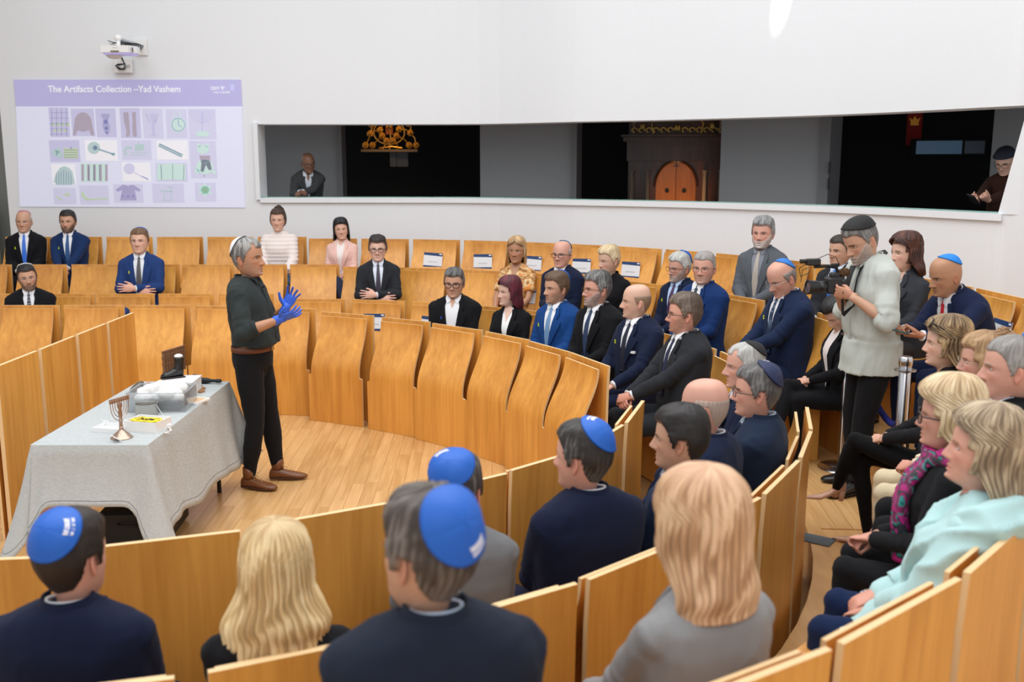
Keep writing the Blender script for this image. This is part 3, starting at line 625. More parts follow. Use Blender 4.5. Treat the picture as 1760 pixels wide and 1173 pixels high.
    for sg in (1, -1):
        Sh, E, W = g.arm[sg][:3]; ra = [.070, .072, .060, .056, .054, .046, .040] if not fem else [.058, .060, .051, .047, .046, .040, .035]
        if kind == 'puffer': ra = [r*1.2 for r in ra]
        if kind in ('shirt', 'shirt_in', 'knit'): ra = [r*1.0 for r in ra]
        if lay.get('loose'): ra = [r*lay['loose'] for r in ra]
        if sl >= .3:
            JM.tube([Sh+Vector((-sg*.05, 0, 0)), Sh+Vector((0, 0, -.015)), Sh.lerp(E, .45), E.lerp(Sh, .12), E.lerp(W, .12), E.lerp(W, .5*sl+.05), E.lerp(W, sl)], ra, 14); JM.sphere(E, ra[3]*1.04, 12, 8)
        elif sl < 0: JM.tube([Sh+Vector((-sg*.05, 0, 0)), Sh+Vector((0, 0, -.015)), Sh.lerp(E, .45), Sh.lerp(E, 1+sl)], [ra[0], ra[1], ra[2]*1.05, ra[2]*1.08], 14)
        else: JM.tube([Sh+Vector((-sg*.05, 0, 0)), Sh+Vector((0, 0, -.015)), Sh.lerp(E, .45), E.lerp(Sh, .12), E.lerp(W, sl)], [ra[0], ra[1], ra[2], ra[3]*1.1, ra[4]*1.12], 14); JM.sphere(E, ra[3]*1.1, 12, 8)
        JM.sphere(Sh+Vector((-sg*.008, 0, -.012)), ra[1]*.98, 14, 10)
    me = remesh(JM.v, JM.f, .0085 if lod == 0 else (.011 if lod == 1 else .015), 5 if lod == 0 else 3)
    wrinkle(me, {'puffer': .003, 'shirt': .018, 'shirt_in': .016, 'knit': .009}.get(kind, .009), 8, elbows=[g.arm[1][1], g.arm[-1][1]])
    if kind == 'puffer': quilt(me, hz)
    nm = {'suit': 'suit_jacket', 'blazer': 'blazer', 'shirt': 'shirt', 'shirt_in': 'shirt', 'knit': 'knit_top', 'puffer': 'quilted_jacket', 'shawl': 'shawl', 'dress': 'blouse'}[kind]
    if lay.get('pattern'): colors_pattern(me, lay['pattern']); me.materials.append(vcol_mat('printed_cloth', .8, 0, .2, 300))
    else: me.materials.append(cloth(c, lay.get('rough', .85)))
    g.top = bpy.data.objects.new(nm, me); link(g.top, root)
    def hit(x_, z_, d):
        o_ = BP([(x_, .6, z_)])[0]; a_ = BP([(x_, 0., z_)])[0]; dr = Vector(a_-o_).normalized(); h_ = tb_.ray_cast(Vector(o_), dr)
        if h_[0] is None: return Vector(a_)-dr*(.05+d)
        return h_[0]-dr*d
    g.hit = hit
    def patch(name, rows, d, m, nx=6, parent=root, skirt=.012, curve=0):
        v = []; f_ = []; K = len(rows)
        for (z_, xl, xr) in rows:
            for i in range(nx+1): t = i/nx; x_ = xl+(xr-xl)*t; v.append(hit(x_, z_+curve*(t-.5)**2, d))
        for k in range(K-1):
            for i in range(nx): q = k*(nx+1)+i; f_.append((q, q+1, q+nx+2, q+nx+1))
        ring_ = [i for i in range(nx+1)]+[k*(nx+1)+nx for k in range(1, K)]+[(K-1)*(nx+1)+i for i in range(nx-1, -1, -1)]+[k*(nx+1) for k in range(K-2, 0, -1)]
        n0 = len(v)
        fd = Vector(BP([(0, 1, .3)])[0]-BP([(0, 0, .3)])[0]).normalized()
        for i in ring_: v.append(v[i]-fd*skirt)
        L = len(ring_)
        for i in range(L): j = (i+1) % L; f_.append((ring_[i], ring_[j], n0+j, n0+i))
        o_ = mk(name, v, f_, m, parent); o_.data.set_sharp_from_angle(angle=R(50)); return o_
    g.patch = patch
    def neckring(name, m, z0, z1, r0, r1, fd0=0, fd1=0, bk=0, gap=0, tilt=0):
        n = 36; v = []; f_ = []; t0 = gap; tt = np.linspace(R(t0), 2*PI-R(t0), n+1)
        wn = .053 if not fem else .045
        for (z_, r_, fd_) in ((z0, r0, fd0), ((z0+z1)/2, (r0+r1)/2, (fd0+fd1)/2), (z1, r1, fd1), (z1-.002, r1-.006, fd1), (z0, r0-.008, fd0)):
            cc = np.cos(tt); zz = z_-tilt*(cc*.5+.5); v += list(BP(np.stack([(wn+r_)*np.sin(tt), -.015+(.050+r_+np.where(cc > 0, fd_, bk))*cc, zz], 1)))
        K = 5; M2 = n+1
        for k in range(K):
            k2 = (k+1) % K
            for i in range(n): f_.append((k*M2+i, k*M2+i+1, k2*M2+i+1, k2*M2+i))
        f_.append(tuple(k*M2 for k in range(K))[::-1]); f_.append(tuple(k*M2+n for k in range(K)))
        o_ = mk(name, v, f_, m, root); o_.data.set_sharp_from_angle(angle=R(60)); return o_
    def wing(sg, gp_, m):
        wn = .053 if not fem else .045; n1, n3 = 7, 6; top_ = []; bot = []
        for i in range(n1):
            t = i/(n1-1); a_ = R(7+gp_*900+58*t); q_ = BP([(sg*(wn+.017)*math.sin(a_), -.015+(.050+.021)*math.cos(a_), .578+.020*t)])[0]; top_.append(Vector(q_))
            bot.append(hit(sg*(.006+gp_+.052*t), .545-.040*t+.048*max(0, t-.62)/.38*1.3, .0175))
        v = []; f_ = []
        for k in range(n3):
            u = k/(n3-1)
            for i in range(n1): p_ = top_[i].lerp(bot[i], u); p_ = p_+Vector((0, .007*math.sin(PI*u), .004*math.sin(PI*u))); v.append(p_)
        for k in range(n3-1):
            for i in range(n1-1): q_ = k*n1+i; f_.append((q_, q_+1, q_+n1+1, q_+n1))
        L_ = len(v); v += [Vector(p_)-Vector((0, .004, .001)) for p_ in v]; f_ += [tuple(L_+j for j in x[::-1]) for x in f_[:]]
        rg = list(range(n1))+[k*n1+n1-1 for k in range(1, n3)]+[(n3-1)*n1+i for i in range(n1-2, -1, -1)]+[k*n1 for k in range(n3-2, 0, -1)]
        for a_ in range(len(rg)): b_ = (a_+1) % len(rg); f_.append((rg[a_], L_+rg[a_], L_+rg[b_], rg[b_]))
        o_ = mk('collar_wing', v, f_, m, root); o_.data.set_sharp_from_angle(angle=R(50))
    zb = lay.get('v', .28); shc_ = lay.get('shirt', (.78, .79, .82)); vw = lay.get('vw', .062)
    if kind in ('suit', 'blazer'):
        def vh(z_): return (.010+(vw-.010)*min(1, max(0, (z_-zb)/(.535-zb))))*(1-max(0, z_-.52)*7)
        zz = np.linspace(zb-.0, .562, 12)
        if lay.get('neck'):      # open neckline: skin above, blouse below
            patch('blouse', [(z_, -vh(z_), vh(z_)) for z_ in zz], .010, cloth(shc_))
            zn = np.linspace(lay['neck'], .560, 8); patch('neckline', [(z_, -max(.004, vh(z_)*(z_-lay['neck'])/(.56-lay['neck'])*1.0), max(.004, vh(z_)*(z_-lay['neck'])/(.56-lay['neck'])*1.0)) for z_ in zn], .0135, vskin(skin))
        else:
            patch('shirt', [(z_, -vh(z_)-.004, vh(z_)+.004) for z_ in zz], .010, cloth(shc_, .7))
            neckring('shirt_collar', cloth(shc_, .7), .552, .600, .012, .007, .004, .0, .006, 0 if lay.get('tie') else 14, .022)
            if not lay.get('tie'): patch('neckline', [(z_, -.003-.030*(z_-.49)/.07, .003+.030*(z_-.49)/.07) for z_ in np.linspace(.49, .563, 6)], .0135, vskin(skin), 4)
            for sg in (-1, 1): wing(sg, 0 if lay.get('tie') else .012, cloth(shc_, .7))
        if lay.get('tie'):
            tcol = lay['tie']; tm = tcol if not isinstance(tcol, tuple) else mat(tcol, .5, 0, .3, 300, .1)
            if lay.get('tiepat'): tm = stripe_mat(tcol, lay['tiepat'])
            lo = zb-.01 if not lay.get('open') else .06
            patch('tie', [(.556, -.017, .017), (.548, -.019, .019), (.530, -.011, .011), (.524, -.012, .012), (.44, -.019, .019), (.34, -.025, .025), (max(lo, .1), -.031, .031), (max(lo, .1)-.02, -.031, .031)], .0175, tm, 4)
        if lay.get('open'):      # unbuttoned: shirt seen down to the belt
            patch('shirt_front', [(z_, -.02-w_, .02+w_) for z_, w_ in ((zb+.03, .0), (zb-.02, .004), (.2, .012), (.1, .03), (0, .05))], .0095, cloth(shc_, .7))
        lm = cloth(tuple(min(1, q*1.0) for q in c))
        for sg in (-1, 1):
            rows = []
            for z_ in np.linspace(zb-.02, .40, 7): a_ = vh(z_)-.002; rows.append((z_, sg*a_, sg*(a_+.004+.070*((z_-zb+.02)/(.42-zb)))))
            patch('lapel', rows+[(.43, sg*(vh(.43)-.002), sg*(vh(.43)+.073)), (.445, sg*(vh(.445)-.002), sg*(vh(.445)+.050)), (.452, sg*(vh(.452)-.002), sg*(vh(.452)+.030)), (.46, sg*(vh(.46)-.002), sg*(vh(.46)+.030)), (.50, sg*(vh(.5)-.002), sg*(vh(.5)+.034)), (.545, sg*(vh(.545)-.004), sg*(vh(.545)+.022))], .0185, lm, 4)
        neckring('jacket_collar', lm, .548, .598, .036, .018, .008, .004, .004, 62, .0)
        if not lay.get('open'): 
            b_ = MB(); 
            for z_ in (zb-.03, zb-.13): h_ = hit(.012, z_, .016); b_.sphere(h_, (.0085, .005, .0085), 10, 6)
            b_.build('button', mat(tuple(q*.6 for q in c), .3), root, True)
        for sg in (1, -1):
            if not fem: W, E = g.arm[sg][2], g.arm[sg][1]; v, f_ = tube([E.lerp(W, .90), E.lerp(W, .965)], [.0345, .034], 14); mk('shirt_cuff', v, f_, cloth(shc_, .7), root)
        if lay.get('square'): patch('pocket_square', [(.335, -.115, -.065), (.345, -.117, -.063), (.353, -.115, -.064)], .0175, cloth((.8, .8, .8)), 3)
        if lay.get('pin'):
            pc = lay['pin']; h_ = hit((.095), .40, .022); pb = MB(); pb.tube([h_+Vector((.006, 0, -.016)), h_+Vector((-.003, 0, .004)), h_+Vector((0, 0, .012)), h_+Vector((.004, 0, .004)), h_+Vector((-.006, 0, -.016))], .0035, 6); pb.build('ribbon_pin', mat(pc, .4), root, True)
    elif kind in ('shirt', 'shirt_in', 'knit'):
        neckring('collar', cloth(c), .542, .590, .018, .010, .005, .0, .012, 16 if kind != 'knit' else 0, .02)
        if kind != 'knit':
            patch('placket', [(z_, -.014, .014) for z_ in np.linspace(-.02, .54, 12)], .006, cloth(tuple(q*.95 for q in c)), 2)
            for sg in (-1, 1): wing(sg, .010, cloth(c))
        if sl < .8:
            for sg in (1, -1):
                Sh, E, W = g.arm[sg][:3]; v, f_ = tube([E.lerp(W, sl-.06), E.lerp(W, sl-.05), E.lerp(W, sl+.05), E.lerp(W, sl+.06)], [.050, .056, .055, .048], 16); mk('rolled_cuff', v, f_, cloth(tuple(q*.92 for q in c)), root)
    elif kind in ('puffer', 'dress', 'shawl'):
        vn = lay.get('neck', .50); zn = np.linspace(vn, .562, 7); nc = lay.get('under'); 
        patch('undershirt' if nc else 'neckline', [(z_, -.004-(.055)*((z_-vn)/(.562-vn)), .004+(.055)*((z_-vn)/(.562-vn))) for z_ in zn], .010, cloth(nc) if nc else vskin(skin))
    # ---- hair, headwear, glasses
    hb = None
    if hair and hair.get('style') != 'none': hb = make_hair(g, hair, fem, lod, root, HT)
    g.hairbvh = hb; g.bodybvh = body_bvh
    for e_ in extra:
        if isinstance(e_, tuple):
            if e_[0] == 'kippah': kippah(g, HT, root, *e_[1:])
            elif e_[0] == 'glasses': glasses(HT, root, *e_[1:])
            elif e_[0] == 'watch': W, E = g.arm[e_[1]][2], g.arm[e_[1]][1]; v, f_ = tube([W.lerp(E, .04), W.lerp(E, -.04)], [.031, .031], 16); mk('wristwatch', v, f_, BLACK, root)
    return g
def vskin(c): return mat(tuple(c), .5, 0, .1, 400, .03)
def stripe_mat(c, c2):
    k = ('st', c, c2)
    if k in MC: return MC[k]
    m = bpy.data.materials.new('patterned_tie'); nt, N, L, b = nodes(m); tc = N.new('ShaderNodeTexCoord'); vo = N.new('ShaderNodeTexVoronoi'); vo.inputs['Scale'].default_value = 75; vo.inputs['Randomness'].default_value = .1
    L.new(tc.outputs['Object'], vo.inputs['Vector']); r = N.new('ShaderNodeValToRGB'); r.color_ramp.elements[0].position = .25; r.color_ramp.elements[1].position = .4; r.color_ramp.elements[0].color = (*c2, 1); r.color_ramp.elements[1].color = (*c, 1)
    L.new(vo.outputs['Distance'], r.inputs[0]); L.new(r.outputs[0], b.inputs['Base Color']); b.inputs['Roughness'].default_value = .5; MC[k] = m; return m
def getco(me): n = len(me.vertices); V = np.zeros(n*3, np.float32); me.vertices.foreach_get('co', V); return V.reshape(-1, 3).astype(float)
def getno(me): n = len(me.vertices); V = np.zeros(n*3, np.float32); me.vertices.foreach_get('normal', V); return V.reshape(-1, 3).astype(float)
_ph = rng.rand(6, 3)*6
def fnoise(V, sc, seed):
    """cheap smooth folded noise from warped sines"""
    r = np.random.RandomState(seed); out = np.zeros(len(V)); Q = V*sc
    for k in range(5):
        d = r.randn(3); d /= np.linalg.norm(d); q = Q@d; d2 = r.randn(3); out += np.sin(q*(1+.7*k)+1.7*np.sin(Q@d2*.8+r.rand()*6)+r.rand()*6)/(1+.6*k)
    return out/2.2
_sd = [0]
def wrinkle(me, amp, sc, elbows=()):
    _sd[0] += 1; V = getco(me); Nn = getno(me); n = fnoise(V, sc*1.6, _sd[0]); n2 = 1-np.abs(fnoise(V*np.array((1, 1, .55)), sc*3.2, _sd[0]+77)); d = amp*(.5*n+.5*n2-.3)
    for E in elbows: r = np.linalg.norm(V-np.array(E), axis=1); d += .005*np.exp(-(r/.09)**2)*np.sin(r*170+n*2)
    V += Nn*d[:, None]; me.vertices.foreach_set('co', V.astype(np.float32).ravel())
def quilt(me, hz):
    V = getco(me); Nn = getno(me); d = np.abs(np.sin(V[:, 2]*PI/.045))**.5*.012; V += Nn*d[:, None]; me.vertices.foreach_set('co', V.astype(np.float32).ravel())
def colors_pattern(me, pal):
    V = getco(me); a = fnoise(V, 38, 5); b = fnoise(V, 26, 9); pal = np.array(pal); idx = np.clip(((a+b*.6)*.6+.5)*len(pal), 0, len(pal)-1).astype(int); setcol(me, pal[idx])
def shoe(root, a, k, sg, c, pose, heels, laces):
    # direction of the foot: horizontal when on the floor, along the shank otherwise
    down = (a-k).normalized(); fl = abs(down.z) > .8
    fwd = Vector((sg*.18, 1, 0)).normalized() if fl else (Vector((sg*.1, 1, -.25))).normalized()
    up = Vector((0, 0, 1)) if fl else -down; up = (up-fwd*up.dot(fwd)).normalized(); sd = fwd.cross(up); base = a-up*.068 if fl else a-up*.06
    v = []; f = []; n = 12; ln = .275 if not heels else .24
    rows = [(-.06, .022, .045, .07), (-.05, .034, .07, .075), (-.02, .037, .085, .09), (.02, .037, .078, .085), (.06, .040, .058, .06), (.11, .047, .046, .045), (.15, .046, .036, .035), (.19, .036, .028, .028), (.212, .018, .018, .02)]
    if heels: rows = [(-.055, .018, .05, .05), (-.04, .027, .075, .06), (0, .028, .05, .05), (.04, .030, .030, .04), (.09, .036, .028, .03), (.13, .030, .022, .025), (.17, .016, .014, .018), (.20, .004, .006, .01)]
    for (y, w, h, hh) in rows:
        zo = (.055*max(0, min(1, (.09-y)/.12)) if heels else 0)
        for i in range(n):
            t = 2*PI*i/n; cx = math.cos(t); cz = math.sin(t); px = w*(abs(cx)**.8)*(1 if cx > 0 else -1); pz = h/2+h/2*(abs(cz)**.8)*(1 if cz > 0 else -1)
            v.append(base+sd*px+fwd*y+up*(pz+zo-.002))
    for i in range(len(rows)-1):
        for j in range(n): m = (j+1) % n; f.append((i*n+j, i*n+m, (i+1)*n+m, (i+1)*n+j))
    f.append(tuple(range(n))[::-1]); f.append(tuple((len(rows)-1)*n+j for j in range(n)))
    if heels:
        hv, hf = tube([base-fwd*.035+up*.06, base-fwd*.03-up*.005], [.022, .014], 10); n0 = len(v); v += hv; f += [tuple(q+n0 for q in x) for x in hf]
    o = mk('shoe', v, f, mat(c, .32), root)
    if not heels:
        pts = [base+fwd*.208, base+fwd*.18+sd*.036, base+fwd*.11+sd*.048, base+fwd*.02+sd*.038, base-fwd*.055+sd*.03, base-fwd*.062, base-fwd*.055-sd*.03, base+fwd*.02-sd*.038, base+fwd*.11-sd*.048, base+fwd*.18-sd*.036]
        sb = MB(); nn = len(pts); vv = [p-up*.003 for p in pts]+[p+up*.010 for p in pts]; sb.add(vv, [tuple(range(nn)), tuple(range(nn, 2*nn))[::-1]]+[(i, i+nn, (i+1) % nn+nn, (i+1) % nn) for i in range(nn)]); sb.build('sole', mat(tuple(q*.35 for q in c), .7), root)
    if laces:
        lb = MB()
        for q in range(5): yy = .03+.018*q; zz = .088-.0095*q; lb.tube([base+fwd*yy+sd*.018+up*(zz), base+fwd*(yy+.006)+up*(zz+.008), base+fwd*yy-sd*.018+up*(zz)], .0022, 6)
        for s2 in (-1, 1): lb.tube([base+fwd*.02+up*.095, base+fwd*.03+sd*s2*.02+up*.115, base+fwd*.05+sd*s2*.036+up*.095, base+fwd*.03+sd*s2*.01+up*.09], .0018, 6); lb.tube([base+fwd*.02+up*.095, base+fwd*.06+sd*s2*.03+up*.065], .0018, 6)
        lb.build('laces', mat((.42, .25, .10), .7), root, True)
        v2, f2 = tube([a+up*.075, a+up*.03, a-up*.0], [.045, .045, .042], 14); mk('boot_shaft', v2, f2, mat(c, .35), root)
def hairline(td, fr=62):
    return np.interp(td, [0, 25, 42, 56, 68, 76, 82, 88, 93, 108, 118, 140, 180], [fr, fr+2, fr+4, fr-6, 38, 8, -20, -12, 14, 14, -34, -70, -80])
def make_hair(g, hair, fem, lod, root, HT):
    style = hair['style']; T = hair.get('t', .012); c = np.array(hair['c']); n = 84 if lod < 2 else 60; st = 5 if lod < 2 else 7
    th = np.linspace(0, 2*PI, n, endpoint=False); td = np.abs(np.degrees(np.arctan2(np.sin(th), np.cos(th)))); hs = np.concatenate([[118, 117, 114.5], np.arange(110, -100, -st)]); M = len(hs)
    f, b, w = headtab(hs, fem); f, b, w = smooth1(f), smooth1(b), smooth1(w); cc = (f+b)/2; a = (f-b)/2
    X = w[:, None]*np.sin(th); Y = cc[:, None]+a[:, None]*np.cos(th); Z = np.repeat(hs[:, None]/1000, n, 1); P = np.stack([X, Y, Z], 2).reshape(-1, 3); H = np.repeat(hs, n); TD = np.tile(td, M); TH = np.tile(th, M)
    d = P-np.array([0, -.01, -.01]); d[:, 2] *= .9; d /= np.linalg.norm(d, axis=1)[:, None]
    hl = hairline(TD, hair.get('front', 62)); 
    if style in ('long', 'bob', 'updo', 'curly') : hl = np.where(TD > 70, np.minimum(hl, -60), hl); hl = np.where((TD > 58) & (TD <= 70), np.minimum(hl, 10), hl)
    m = sstep(-7, 7, H-hl)
    if style == 'fringe': m = m*(1-sstep(34, 62, H+.0*TD-10*np.cos(np.radians(TD))*0))*sstep(60, 75, TD)
    if hair.get('recede'): m = m*(1-sstep(.5, .9, np.exp(-((TD-38)/14)**2))*sstep(100, 78, H)*.95)
    r = np.random.RandomState(int(abs(c[0]*1e4)) % 1000+M); nz = fnoise(np.stack([np.cos(TH)*3, np.sin(TH)*3, H/60], 1), 2.2, 3); strand = np.sin(TH*47+nz*3)*.5+np.sin(TH*83+nz*2+H*.02)*.5
    if style in ('long', 'bob', 'curly'): T = T*.75
    top = 1+(hair.get('vol', .35) if style not in ('long', 'bob', 'curly') else 0)*sstep(40, 110, H); amp = {'curly': .55, 'wavy': .35}.get(style, .16)
    bump_ = amp*fnoise(P, 75 if style == 'curly' else 40, 11)+(.10*fnoise(P*np.array((1, .35, .35)), 190, 12))
    t = T*top*(1+bump_+.09*strand)*(.3+.7*sstep(-75, 15, H)) if style not in ('long', 'bob', 'curly') else T*top*(1+bump_+.12*strand)
    thick = m*t-(1-m)*.007; P2 = P+d*thick[:, None]
    V = HT(P2); F = []
    for i in range(M-1):
        for j in range(n):
            q = [i*n+j, i*n+(j+1) % n, (i+1)*n+(j+1) % n, (i+1)*n+j]
            if m[q].max() > .02: F.append(tuple(q))
    F.append(tuple(range(n))[::-1])
    col = c[None]*(1+.34*strand[:, None]+.25*nz[:, None]); c2 = hair.get('c2')
    if c2 is not None: k = sstep(-.2, .5, strand*.6+nz*.7+hair.get('c2b', 0)); col = col*(1-k[:, None])+np.array(c2)*k[:, None]
    if hair.get('part'):   # parting line on the crown
        k = np.exp(-(P[:, 0]/.006)**2)*sstep(.04, .09, P[:, 2])*sstep(-.06, -.02, P[:, 1]); col = col*(1-.5*k[:, None])
    if hair.get('bald_scalp') is not None: pass
    em = sstep(.25, .95, m)[:, None]; col = col*em+np.array(g.skin)*.75*(1-em)
    col = np.clip(col, .002, 1); keep = mk('hair', V, F, vcol_mat('hair', .55, 0, .5, 420), root, True, col)
    bv = BVHTree.FromPolygons([Vector(q) for q in V], F)
    if style in ('long', 'bob', 'curly'):
        T = hair.get('t', .012); L = hair.get('len', 300); cs = np.concatenate([[117.9, 117, 115], np.arange(112, -L, -8), [-L]]); n2 = 90; v = []; K = len(cs); n2 = 150 if lod == 0 else 90; fr2 = hair.get('open', 66); Wb = hair.get('wb', .115)
        f2, b2, w2 = headtab(np.maximum(cs, -60), fem); f2, b2, w2 = smooth1(f2), np.minimum.accumulate(smooth1(b2)), np.maximum.accumulate(smooth1(w2))
        outer = []
        for i, h in enumerate(cs):
            k = float(sstep(-20, -150, h)); TZ_ = (T*(1+hair.get('vol', .35))+.004)*float(sstep(20, 118, h)); TT = (T*(1+.5*hair.get('vol', .35)*float(sstep(20, 80, h)))+.004)*(1-float(sstep(96, 118.5, h))*.93)
            kk_ = 1+(T+.004)*(1+.5*hair.get('vol', .35))/.088; W_ = (w2[i]*kk_ if h > 0 else w2[i]+(kk_-1)*w2[0:i+1].max())*(1-k)+Wb*k; B_ = (-.01+(b2[i]+.01)*kk_)*(1-k)+(-.128-.03*float(sstep(-150, -300, h)))*k*hair.get('bk', 1); F_ = (-.01+(f2[i]+.01)*kk_)*(1-k)+(.055+.05*float(sstep(-150, -260, h)))*k*hair.get('fk', 1)
            t0 = fr2*float(sstep(82, 30, h)); tt = np.radians(np.linspace(t0, 360-t0, n2)); cen = (F_+B_)/2; aa = (F_-B_)/2
            tip_ = 1-.25*float(sstep(-L+90, -L, h)) if style == 'long' else 1-.04*float(sstep(-L+20, -L, h))
            x_ = W_*np.sin(tt)*tip_; y_ = cen+aa*np.cos(tt); q = np.stack([x_, y_, np.full(n2, (h if h <= 0 else h*kk_*(1+.04*sstep(0, 100, h)))/1000)], 1); outer.append((q, tt, h))
        O = []; CL = []
        for q, tt, h in outer:
            nz2 = fnoise(np.stack([np.cos(tt)*3, np.sin(tt)*3, np.full(n2, h/90)], 1), 2.0, 21); sd2 = (np.sin(tt*36+nz2*2.4)*.55+np.sin(tt*71+nz2*4)*.3+(.35*np.sin(tt*127+nz2*5) if lod == 0 else 0))*float(sstep(119, 95, h)); amp2 = {'curly': .010, 'long': .0045, 'bob': .0022}[style]*hair.get('rough', 1)
            nn = np.stack([np.sin(tt), np.cos(tt), 0*tt], 1); wv = {'curly': .012, 'long': .007, 'bob': .0}[style]*fnoise(q, 30 if style == 'curly' else 16, 31)*float(sstep(60, -120, h))
            q = q+nn*(sd2*amp2+wv)[:, None]
            if h < -L+25: q[:, 2] += (.010 if style != 'bob' else .003)*sd2+(.02 if style == 'long' else 0)*nz2
            O.append(q); cl = c[None]*(1+.30*sd2[:, None]+.22*nz2[:, None])
            if c2 is not None: kk = sstep(-.2, .5, sd2*.6+nz2*.7+hair.get('c2b', 0)); cl = cl*(1-kk[:, None])+np.array(c2)*kk[:, None]
            rt = hair.get('root'); 
            if rt is not None: k3 = float(sstep(80, 112, h)); cl = cl*(1-.5*k3)+np.array(rt)*.5*k3
            CL.append(np.clip(cl, .002, 1))
        O = np.array(O); I = O.copy(); nrm_ = np.stack([O[:, :, 0], O[:, :, 1]+.01, np.zeros(O.shape[:2])], 2); nrm_ /= np.linalg.norm(nrm_, axis=2)[:, :, None]+1e-6; I = O-nrm_*.014
        VV = np.concatenate([O.reshape(-1, 3), I.reshape(-1, 3)]); CC = np.concatenate([np.concatenate(CL), np.concatenate(CL)*.5]); off_ = K*n2; FF = []
        for i in range(K-1):
            for j in range(n2-1): q = i*n2+j; FF.append((q, q+1, q+n2+1, q+n2)); FF.append((off_+q, off_+q+n2, off_+q+n2+1, off_+q+1))
            q = i*n2; FF.append((q, q+n2, off_+q+n2, off_+q)); q = i*n2+n2-1; FF.append((q, off_+q, off_+q+n2, q+n2))
        FF.append(tuple(range(n2))[::-1])
        for j in range(n2-1): q = (K-1)*n2+j; FF.append((q, q+1, off_+q+1, off_+q))
        mk('hair_length', HT(VV), FF, vcol_mat('hair', .55, 0, .5, 420), root, True, CC)
    if style == 'updo':
        ub = MB(); r2 = random.Random(4)
        for q in range(16):
            a0 = r2.random()*6.28; cx, cy, cz = (.02*math.cos(a0), -.075+.02*math.sin(a0), .115+.02*r2.random()); pts = [(cx+.03*math.cos(a0+k*.9)*(1-.1*k), cy+.03*math.sin(a0+k*.9), cz+.006*k) for k in range(6)]
            ub.tube([Vector(z) for z in HT(np.array(pts), True)], [.004, .009, .010, .010, .008, .003], 7)
        mk('hair_bun', ub.v, ub.f, mat(tuple(c), .5, 0, .4, 300, .3), root)
    return bv
def kippah(g, HT, root, c, rad=.088, tilt=38, logo=False, side=0, band=None, thick=.005, seam=True):
    tl = R(tilt); pd = Vector((math.sin(R(side)), -math.sin(tl), math.cos(tl))).normalized(); ce = np.array([0, -.012, .018]); nr, na = 12, 40
    u = pd.orthogonal().normalized(); u = Vector((1, 0, 0)); u = (u-pd*u.dot(pd)).normalized(); w_ = pd.cross(u)
    rr = []; dirs = []
    amax = rad/.112
    for i in range(nr+1):
        for j in range(na):
            al = amax*i/nr; ph = 2*PI*j/na; d = pd*math.cos(al)+(u*math.cos(ph)+w_*math.sin(ph))*math.sin(al); dirs.append(d)
            o_ = Vector(HT([ce+np.array(d)*.25], True)[0]); e_ = Vector(HT([ce], True)[0]); h = None; D_ = (e_-o_).normalized(); LL = (e_-o_).length; best = LL
            for bv in (g.hairbvh, g.bodybvh):
                if bv:
                    q = bv.ray_cast(o_, D_)
                    if q[0] is not None: best = min(best, q[3])
            rr.append(.25*(1-best/LL))
    rr = np.array(rr).reshape(nr+1, na); rr[0] = rr[0].mean()
    for _ in range(4): rr = (rr+np.roll(rr, 1, 1)+np.roll(rr, -1, 1))/3; rr[1:-1] = (rr[1:-1]*2+rr[:-2]+rr[2:])/4
    rr = np.maximum(rr, .09); v = []; f = []; D2 = np.array([tuple(d) for d in dirs]).reshape(nr+1, na, 3)
    for lay_, ofs in ((0, thick+.002), (1, .0)):
        for i in range(nr+1):
            for j in range(na):
                sm = -.0012*math.exp(-((((j*4/na) % 1)-.5)*2*8)**2*0-((min((j*4/na) % 1, 1-(j*4/na) % 1))*14)**2) if seam and lay_ == 0 else 0
                rim = .0018 if (i == nr and lay_ == 0) else 0
                v.append(ce+D2[i, j]*(rr[i, j]+ofs+sm+rim))
    n0 = (nr+1)*na
    for i in range(nr):
        for j in range(na): k = (j+1) % na; f.append((i*na+j, (i+1)*na+j, (i+1)*na+k, i*na+k)); f.append((n0+i*na+j, n0+i*na+k, n0+(i+1)*na+k, n0+(i+1)*na+j))
    for j in range(na): k = (j+1) % na; f.append((nr*na+j, n0+nr*na+j, n0+nr*na+k, nr*na+k))
    o = mk('kippah', HT(np.array(v), True), f, mat(c, .55 if logo else .8, 0, .25, 500, .04), root)
    if band:
        pts = [ce+D2[nr, j]*(rr[nr, j]+.006) for j in range(na+1) for j in [j % na]]; vv, ff = tube([Vector(q) for q in HT(np.array(pts), True)], .0035, 6); mk('kippah_trim', vv, ff, mat(band, .6), o)
    if logo:          # small white print: two ragged lines
        pb = MB(); ph0 = R(logo if not isinstance(logo, bool) else -90); r3 = random.Random(5)
        def surf(al, ph, ofs):
            i = al/amax*nr; i0 = int(min(i, nr-1)); j = (ph/(2*PI)*na) % na; j0 = int(j) % na; r_ = rr[i0, j0]*(1-(i-i0))+rr[i0+1, j0]*(i-i0); d = pd*math.cos(al)+(u*math.cos(ph)+w_*math.sin(ph))*math.sin(al); return ce+np.array(d)*(r_+thick+.002+ofs)
        for ln_, (a0, a1) in enumerate(((.40, .50), (.54, .60))):
            x_ = -.30
            while x_ < .30:
                w2 = .035+.03*r3.random(); q = []
                for (aa, pp) in ((a0, x_), (a0, x_+w2), (a1, x_+w2), (a1, x_)): q.append(surf(aa, ph0+pp/ max(.4, aa*1.6), .0012))
                for (aa, pp) in ((a0, x_), (a0, x_+w2), (a1, x_+w2), (a1, x_)): q.append(surf(aa, ph0+pp/max(.4, aa*1.6), -.001))
                pb.add(HT(np.array(q), True), [(0, 1, 2, 3), (7, 6, 5, 4), (0, 4, 5, 1), (1, 5, 6, 2), (2, 6, 7, 3), (3, 7, 4, 0)]); x_ += w2+.012
        pb.build('printed_logo', mat((.8, .8, .85), .6), o)
